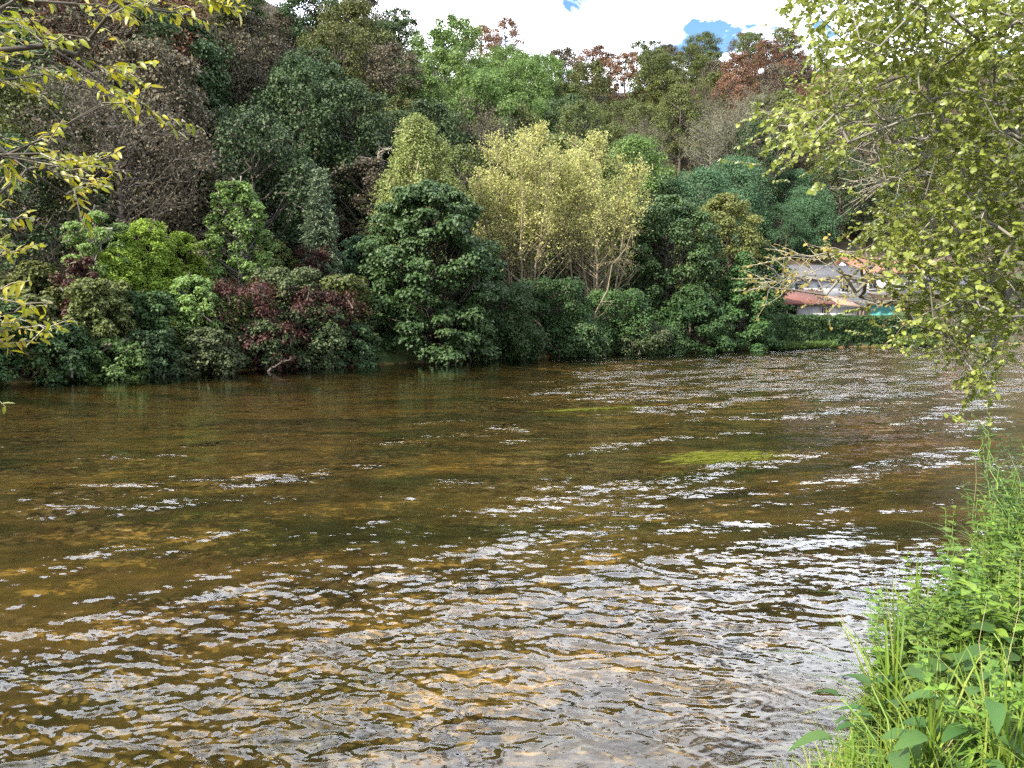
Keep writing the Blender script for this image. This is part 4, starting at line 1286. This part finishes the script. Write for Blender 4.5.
def weed_mesh(kind, seed):
    """(stem mesh, leaf mesh, flower mesh or None) about the root"""
    r = np.random.default_rng(seed)
    S, G, Fl = Geo(), Geo(), Geo()
    if kind in ('mint', 'nettle'):
        for st in range(4 if kind == 'mint' else 3):
            H = .62 + .3 * r.random()
            tip = np.array([r.normal() * .14, r.normal() * .14, H]); b = np.array([r.normal() * .04, r.normal() * .04, 0])
            P = limb_paths(r, b[None], tip[None], 6, 0); tubes(S, P, np.linspace(.005, .0018, 6)[None], 5)
            k = 15
            f = np.linspace(.18, 1, k); j = np.clip((f * 5).astype(int), 0, 4); g = (f * 5 - j)[:, None]
            c = P[0, j] * (1 - g) + P[0, np.minimum(j + 1, 5)] * g
            c = np.repeat(c, 4, 0); az = np.repeat(np.arange(k) * 1.57 + r.random(), 4) + np.tile([0, math.pi, .5, math.pi + .5], k) + r.normal(size=k * 4) * .25
            ax = np.stack([np.cos(az), np.sin(az), .25 + .4 * np.repeat(f, 4) - .3 * r.random(k * 4)], 1)
            sz = np.repeat(1.15 - .65 * f, 4) * (.7 + .5 * r.random(k * 4))
            kp = r.random(k * 4) < .82
            blades(G, c[kp], ax[kp], unit(np.array([0, 0, 1.0]) + r.normal(size=(kp.sum(), 3)) * .25), ((.092 if kind == 'mint' else .115) * sz)[kp], ((.046 if kind == 'mint' else .066) * sz)[kp], .35, .12, (.85, .95, .55))
            if kind == 'mint' and st == 0 and seed % 10 == 9:
                n = 70; q = r.random(n)
                sp_ = tip + np.column_stack([r.normal(size=n) * .007, r.normal(size=n) * .007, q * .085])
                leaves(Fl, sp_, rdir(r, n) + np.array([0, 0, .4]), rdir(r, n), .014, .010)
    elif kind == 'dock':
        n = 9
        az = np.arange(n) * 2.4 + r.random(n) * .5
        el = .5 + .8 * r.random(n)
        ln = .16 + .14 * r.random(n)
        e = np.stack([np.cos(az) * np.cos(el), np.sin(az) * np.cos(el), np.sin(el)], 1) * (ln * 1.2)[:, None]
        tubes(S, limb_paths(r, np.zeros((n, 3)), e, 4, -.06), np.array([[.006, .005, .004, .003]]) * np.ones((n, 1)), 5)
        ax = np.stack([np.cos(az), np.sin(az), .35 - .3 * r.random(n)], 1)
        blades(G, e, ax, np.tile(np.array([[0, 0, 1.0]]), (n, 1)) + r.normal(size=(n, 3)) * .2, .10 + .08 * r.random(n), .045 + .035 * r.random(n), .5, .16, (.95, 1, .6))
    elif kind == 'sallow':
        for st in range(4):
            H = .7 + .5 * r.random()
            az = r.random() * 6.28
            tip = np.array([math.cos(az) * .3, math.sin(az) * .3, H])
            P = limb_paths(r, np.zeros((1, 3)), tip[None], 6, -.05); tubes(S, P, np.linspace(.006, .0018, 6)[None], 5)
            k = 26; f = np.linspace(.25, 1, k); j = np.clip((f * 5).astype(int), 0, 4); g = (f * 5 - j)[:, None]
            c = P[0, j] * (1 - g) + P[0, np.minimum(j + 1, 5)] * g
            a2 = np.arange(k) * 2.4
            ax = np.stack([np.cos(a2), np.sin(a2), .5 + 0 * a2], 1)
            blades(G, c, ax, unit(np.array([0, 0, 1.0]) + r.normal(size=(k, 3)) * .3), .12 * (.7 + .5 * r.random(k)), .016, .4, .1)
    else:       # tall coarse grass tussock
        n = 34
        grass_strands(G, r, np.column_stack([r.normal(size=(n, 2)) * .03, np.zeros(n)]), .45 + .4 * r.random(n), .011, .9)
        k = 1; e = np.column_stack([r.normal(size=(k, 2)) * .22, .75 + .25 * r.random(k)])
        tubes(S, limb_paths(r, np.zeros((k, 3)), e, 5, 0), np.linspace(.0026, .001, 5)[None] * np.ones((k, 1)), 3)
    return S.mesh('stem', True), G.mesh('leaves', True), (Fl.mesh('flower_spike') if Fl.n else None)


WV = {(k, i): weed_mesh(k, 400 + 10 * j + i) for j, k in enumerate(('mint', 'nettle', 'dock', 'sallow', 'tussock')) for i in range(3)}
WM = {'mint': ('leaf_mint', 'stem_green', 'mint_plant', 'bright green mint'), 'nettle': ('leaf_mint', 'stem_green', 'nettle_plant', 'leafy green nettle'),
      'dock': ('leaf_dock', 'stem_green', 'dock_plant', 'broad-leaved dark dock'), 'sallow': ('leaf_grassbank', 'stem_green', 'sallow_plant', 'narrow-leaved willow herb'),
      'tussock': ('grass_blade', 'stem_straw', 'grass_tussock', 'arching grass tussock')}
WEEDS = []


def weed(kind, x, y, sc, rz):
    lm, sm, nm, words = WM[kind]
    S, L_, Fl = WV[kind, int(r.integers(0, 3))]
    o = thing(nm, (x, y, ground_z(x, y) - .01), words, 'plant', 'weeds on the near bank', rz)
    o.scale = (sc, sc, sc)
    for me, pn, mt in ((S, 'stem', sm), (L_, 'leaves', lm), (Fl, 'flower_spike', 'flower_lilac')):
        if me is None or not len(me.vertices):
            continue
        if not me.materials:
            me.materials.append(MATS[mt])
        link(pn, me, None, o)
    WEEDS.append((o, kind))


for kind, n, s0, s1, t0, t1, a, b in (('mint', 30, 1.7, 6, .1, 1.3, .6, 1.05), ('nettle', 40, .9, 4.2, .1, 1.4, .4, .75), ('nettle', 30, 2.2, 8, .15, 1.8, .6, 1.1), ('dock', 30, .9, 4.6, .3, 1.5, .7, 1.15),
                                      ('sallow', 16, 4.4, 10, .05, 1.3, .65, 1.0), ('tussock', 20, 1.0, 9.5, .0, 1.5, .7, 1.15)):
    for (x, y, z) in near_bank_points(n, s0, s1, t0, t1):
        weed(kind, x, y, a + (b - a) * r.random(), r.random() * 6.28)
for px, py, d, kd, sc in ((905, 700, 3.1, 'dock', .75), (960, 735, 2.7, 'dock', .85), (1000, 690, 3.0, 'dock', .9), (872, 745, 3.0, 'dock', .6), (925, 655, 3.4, 'dock', .7), (985, 610, 3.6, 'nettle', .9),
                          (1015, 640, 3.2, 'dock', .9), (940, 690, 3.3, 'nettle', .7), (890, 640, 3.7, 'mint', .8), (850, 722, 3.3, 'nettle', .42), (862, 690, 3.45, 'dock', .6), (848, 752, 3.15, 'dock', .55), (880, 705, 3.3, 'nettle', .5), (1010, 745, 2.6, 'tussock', .9), (930, 752, 2.8, 'tussock', .8)):
    q = at(px, py, d)
    weed(kd, q[0], q[1], sc, px * .1)
weed('sallow', 3.75, 5.45, 1.15, .5)
weed('sallow', 4.3, 5.9, 1.2, 2.5)
weed('sallow', 3.5, 5.1, .85, 4.0)
weed('tussock', .86, 3.02, .42, 1.0)
WEEDS[-1][0]['label'] = 'lone small grass tuft poking up at the bottom edge'
WEEDS[-1][0]['group'] = 'grass at the bottom edge'

# weed trailing in the current
for px, py, ln, wd, n, seed, lab in ((730, 457, 1.55, .8, 2000, 1, 'bright green mat of water weed trailing at the surface'),
                                     (600, 409, 2.6, .2, 420, 2, 'thin faint streak of water weed in mid river')):
    rr = np.random.default_rng(seed)
    c = at(px, py, 10); c = np.array([c[0] * EYE / (EYE - c[2]), 10 * EYE / (EYE - c[2])])
    o = thing('water_weed', (c[0], c[1], 0), lab, 'water plant', 'water weed in the river')
    G = Geo()
    d = unit(np.array([.93, .36, 0.]))
    q = rr.normal(size=(n, 2)) * np.array([ln * .24, wd * .24])
    B_ = np.column_stack([q[:, :1] * d[0] - q[:, 1:] * d[1], q[:, :1] * d[1] + q[:, 1:] * d[0], -.004 + .026 * rr.random(n)])
    blades(G, B_, -d + rr.normal(size=(n, 3)) * np.array([.22, .22, .03]), np.array([0, 0, 1.]) + rr.normal(size=(n, 3)) * .15, .3 * (.5 + rr.random(n)), .012, .03, .1, (1, 1, .7))
    part(G, 'strands', 'waterweed', o)
    S_ = Geo(); k = max(6, n // 120)
    tubes(S_, np.stack([B_[:k] - np.array([0, 0, .3]), B_[:k] - np.array([0, 0, .15]) - d * .05, B_[:k] - d * .2], 1), np.full((k, 3), .004), 4)
    part(S_, 'stems', 'waterweed', o)


# ------------------------------------------------------------------ camera, light, sky
cam = bpy.data.cameras.new('Camera')
cam.sensor_width = 36; cam.lens = 36 * F_PX / 1024
cam.clip_start, cam.clip_end = .05, 4000
co = bpy.data.objects.new('Camera', cam); COL.objects.link(co)
co.location = (0, 0, EYE); co.rotation_euler = (R(90) - PITCH, 0, 0)
SC.camera = co

AZ, EL = R(-128), R(40)
S = Vector((math.sin(AZ) * math.cos(EL), math.cos(AZ) * math.cos(EL), math.sin(EL)))
sun = bpy.data.lights.new('sun', 'SUN'); sun.energy = 5.0; sun.angle = R(.5); sun.color = (1, .93, .80)
so = bpy.data.objects.new('sun', sun); COL.objects.link(so)
so.rotation_euler = S.to_track_quat('Z', 'Y').to_euler()

w = bpy.data.worlds.new('World'); SC.world = w; w.use_nodes = True
N, L = w.node_tree.nodes, w.node_tree.links
N.clear()
sky = N.new('ShaderNodeTexSky'); sky.sky_type = 'NISHITA'; sky.sun_disc = False
sky.sun_elevation = EL; sky.sun_rotation = AZ; sky.air_density = 1.0; sky.dust_density = .6; sky.ozone_density = 2.0
b1 = N.new('ShaderNodeBackground'); b1.inputs['Strength'].default_value = .11; hs_ = N.new('ShaderNodeHueSaturation'); hs_.inputs['Saturation'].default_value = 1.15; L.new(sky.outputs[0], hs_.inputs['Color']); L.new(hs_.outputs[0], b1.inputs[0])
tc = N.new('ShaderNodeTexCoord')
sp_ = N.new('ShaderNodeSeparateXYZ'); L.new(tc.outputs['Generated'], sp_.inputs[0])
mz = N.new('ShaderNodeMath'); mz.operation = 'MAXIMUM'; L.new(sp_.outputs[2], mz.inputs[0]); mz.inputs[1].default_value = 0
az_ = N.new('ShaderNodeMath'); az_.operation = 'ADD'; L.new(mz.outputs[0], az_.inputs[0]); az_.inputs[1].default_value = .14
dv = N.new('ShaderNodeVectorMath'); dv.operation = 'DIVIDE'; L.new(tc.outputs['Generated'], dv.inputs[0])
cb = N.new('ShaderNodeCombineXYZ')
for i in range(3):
    L.new(az_.outputs[0], cb.inputs[i])
L.new(cb.outputs[0], dv.inputs[1])
mp = N.new('ShaderNodeMapping'); mp.inputs['Location'].default_value = (3.1, .4, 0); mp.inputs['Scale'].default_value = (1, 1, .0); L.new(dv.outputs[0], mp.inputs[0])
nz = N.new('ShaderNodeTexNoise'); nz.inputs['Scale'].default_value = 3.6; nz.inputs['Detail'].default_value = 7; nz.inputs['Roughness'].default_value = .55; nz.inputs['Distortion'].default_value = .3
L.new(mp.outputs[0], nz.inputs['Vector'])
cr = ramp(N, [(.40, (0, 0, 0)), (.47, (1, 1, 1))]); L.new(nz.outputs['Fac'], cr.inputs[0])
n2 = N.new('ShaderNodeTexNoise'); n2.inputs['Scale'].default_value = 3.2; n2.inputs['Detail'].default_value = 6; L.new(mp.outputs[0], n2.inputs['Vector'])
cc = ramp(N, [(.3, (.56, .62, .77)), (.65, (.95, .97, 1))]); L.new(n2.outputs['Fac'], cc.inputs[0])
b2 = N.new('ShaderNodeBackground'); b2.inputs['Strength'].default_value = 2.5; L.new(cc.outputs[0], b2.inputs[0])
fy = N.new('ShaderNodeMapRange'); fy.interpolation_type = 'SMOOTHSTEP'       # brighter banks of cloud over the hill
for i, v_ in ((1, .05), (2, .75), (3, .95), (4, 3.7)):
    fy.inputs[i].default_value = v_
L.new(sp_.outputs[1], fy.inputs[0]); L.new(fy.outputs[0], b2.inputs['Strength'])
mx = N.new('ShaderNodeMixShader'); L.new(cr.outputs[0], mx.inputs[0]); L.new(b1.outputs[0], mx.inputs[1]); L.new(b2.outputs[0], mx.inputs[2])
ow = N.new('ShaderNodeOutputWorld'); L.new(mx.outputs[0], ow.inputs[0])

SC.render.engine = 'CYCLES'
SC.cycles.use_denoising = False
SC.cycles.max_bounces = 6; SC.cycles.diffuse_bounces = 3; SC.cycles.glossy_bounces = 3; SC.cycles.transmission_bounces = 3; SC.cycles.transparent_max_bounces = 8
SC.cycles.caustics_reflective = False; SC.cycles.caustics_refractive = False
SC.cycles.sample_clamp_indirect = 6
SC.view_settings.view_transform = 'Standard'
SC.view_settings.look = 'None'
SC.view_settings.exposure = 1.35
SC.view_settings.gamma = 1

# ------------------------------------------------------------------ keep the hillside and weeds that show; word their labels
bpy.context.view_layer.update()
dg = bpy.context.evaluated_depsgraph_get()
hits = {}
for py in range(2, 766, 4):
    for px in range(2, 1022, 4):
        if 395 < py < 430 or (py >= 430 and px < 660):
            continue
        q = at(px, py, 10.0) - np.array([0, 0, EYE])
        ok, loc_, nrm_, idx_, ob, mat_ = SC.ray_cast(dg, (0, 0, EYE), Vector(q).normalized())
        if ok and ob is not None:
            t = ob
            while t.parent is not None:
                t = t.parent
            a = hits.setdefault(t.name, [0, 0, 0]); a[0] += 1; a[1] += px; a[2] += py


def drop(o):
    for c in list(o.children):
        bpy.data.objects.remove(c)
    bpy.data.objects.remove(o)


kept = []
for o, cx, cy, kd in HILL:
    h = hits.get(o.name)
    if h is None or h[0] < 5:
        drop(o)
    else:
        kept.append((o, h[1] / h[0], h[2] / h[0], kd))
wk = []
for o, kd in WEEDS:
    h = hits.get(o.name)
    if (h is None or h[0] < 2) and 'lone' not in o['label']:
        drop(o)
    elif h is not None and 'lone' not in o['label']:
        wk.append((o, h[1] / h[0], h[2] / h[0], kd))

ORD = ['leftmost', 'second from left', 'third from left', 'fourth from left', 'fifth from left', 'sixth from left', 'seventh from left', 'eighth from left', 'ninth from left', 'tenth from left', 'eleventh from left', 'twelfth from left']


def place_words(px):
    for lim, wd in ((70, 'behind the leftmost willow twigs'), (130, 'behind the willow twig tips'), (205, 'above the lime-green bushes'), (285, 'above the bright ash'),
                    (352, 'above the lone conifer'), (465, 'above the big alder'), (560, 'above the left golden tree'),
                    (650, 'above the right golden tree'), (765, 'above the olive-topped tree'), (862, 'above the white house')):
        if px < lim:
            return wd
    return 'behind the overhanging alder'


def bucket_labels(items, zone, head):
    b = {}
    for it in items:
        b.setdefault((it[3], zone(it), head(it)), []).append(it)
    for (kd, z, h_), its in b.items():
        its.sort(key=lambda i: i[1])
        for i, it in enumerate(its):
            if len(its) == 1:
                suf = ''
            elif len(its) == 2:
                suf = ', the %s of two' % ('left', 'right')[i]
            else:
                suf = ', ' + (ORD[i] if i < len(its) - 1 else 'rightmost')
            it[0]['label'] = '%s %s %s%s' % (SPEC[kd][4] if kd in SPEC else WM[kd][3], z, h_, suf)


def hzone(it):
    u = it[2] - max(0, SKY(it[1]))
    return 'on the skyline' if u < 34 and it[1] > 380 else 'high' if u < 75 else 'midway' if u < 135 else 'low'


bucket_labels(kept, hzone, lambda it: place_words(it[1]))
bucket_labels(wk, lambda it: 'near the bottom edge' if it[2] > 690 else 'midway along' if it[2] > 590 else 'on the upper bank' if it[2] > 500 else 'at the far bank end',
              lambda it: 'by the water' if it[1] < 900 + (690 - it[2]) * .35 else 'further inland' if it[1] < 975 else 'at the right edge')
print('hill', len(HILL), 'kept', len(kept), 'weeds kept', len(wk), 'of', len(WEEDS))
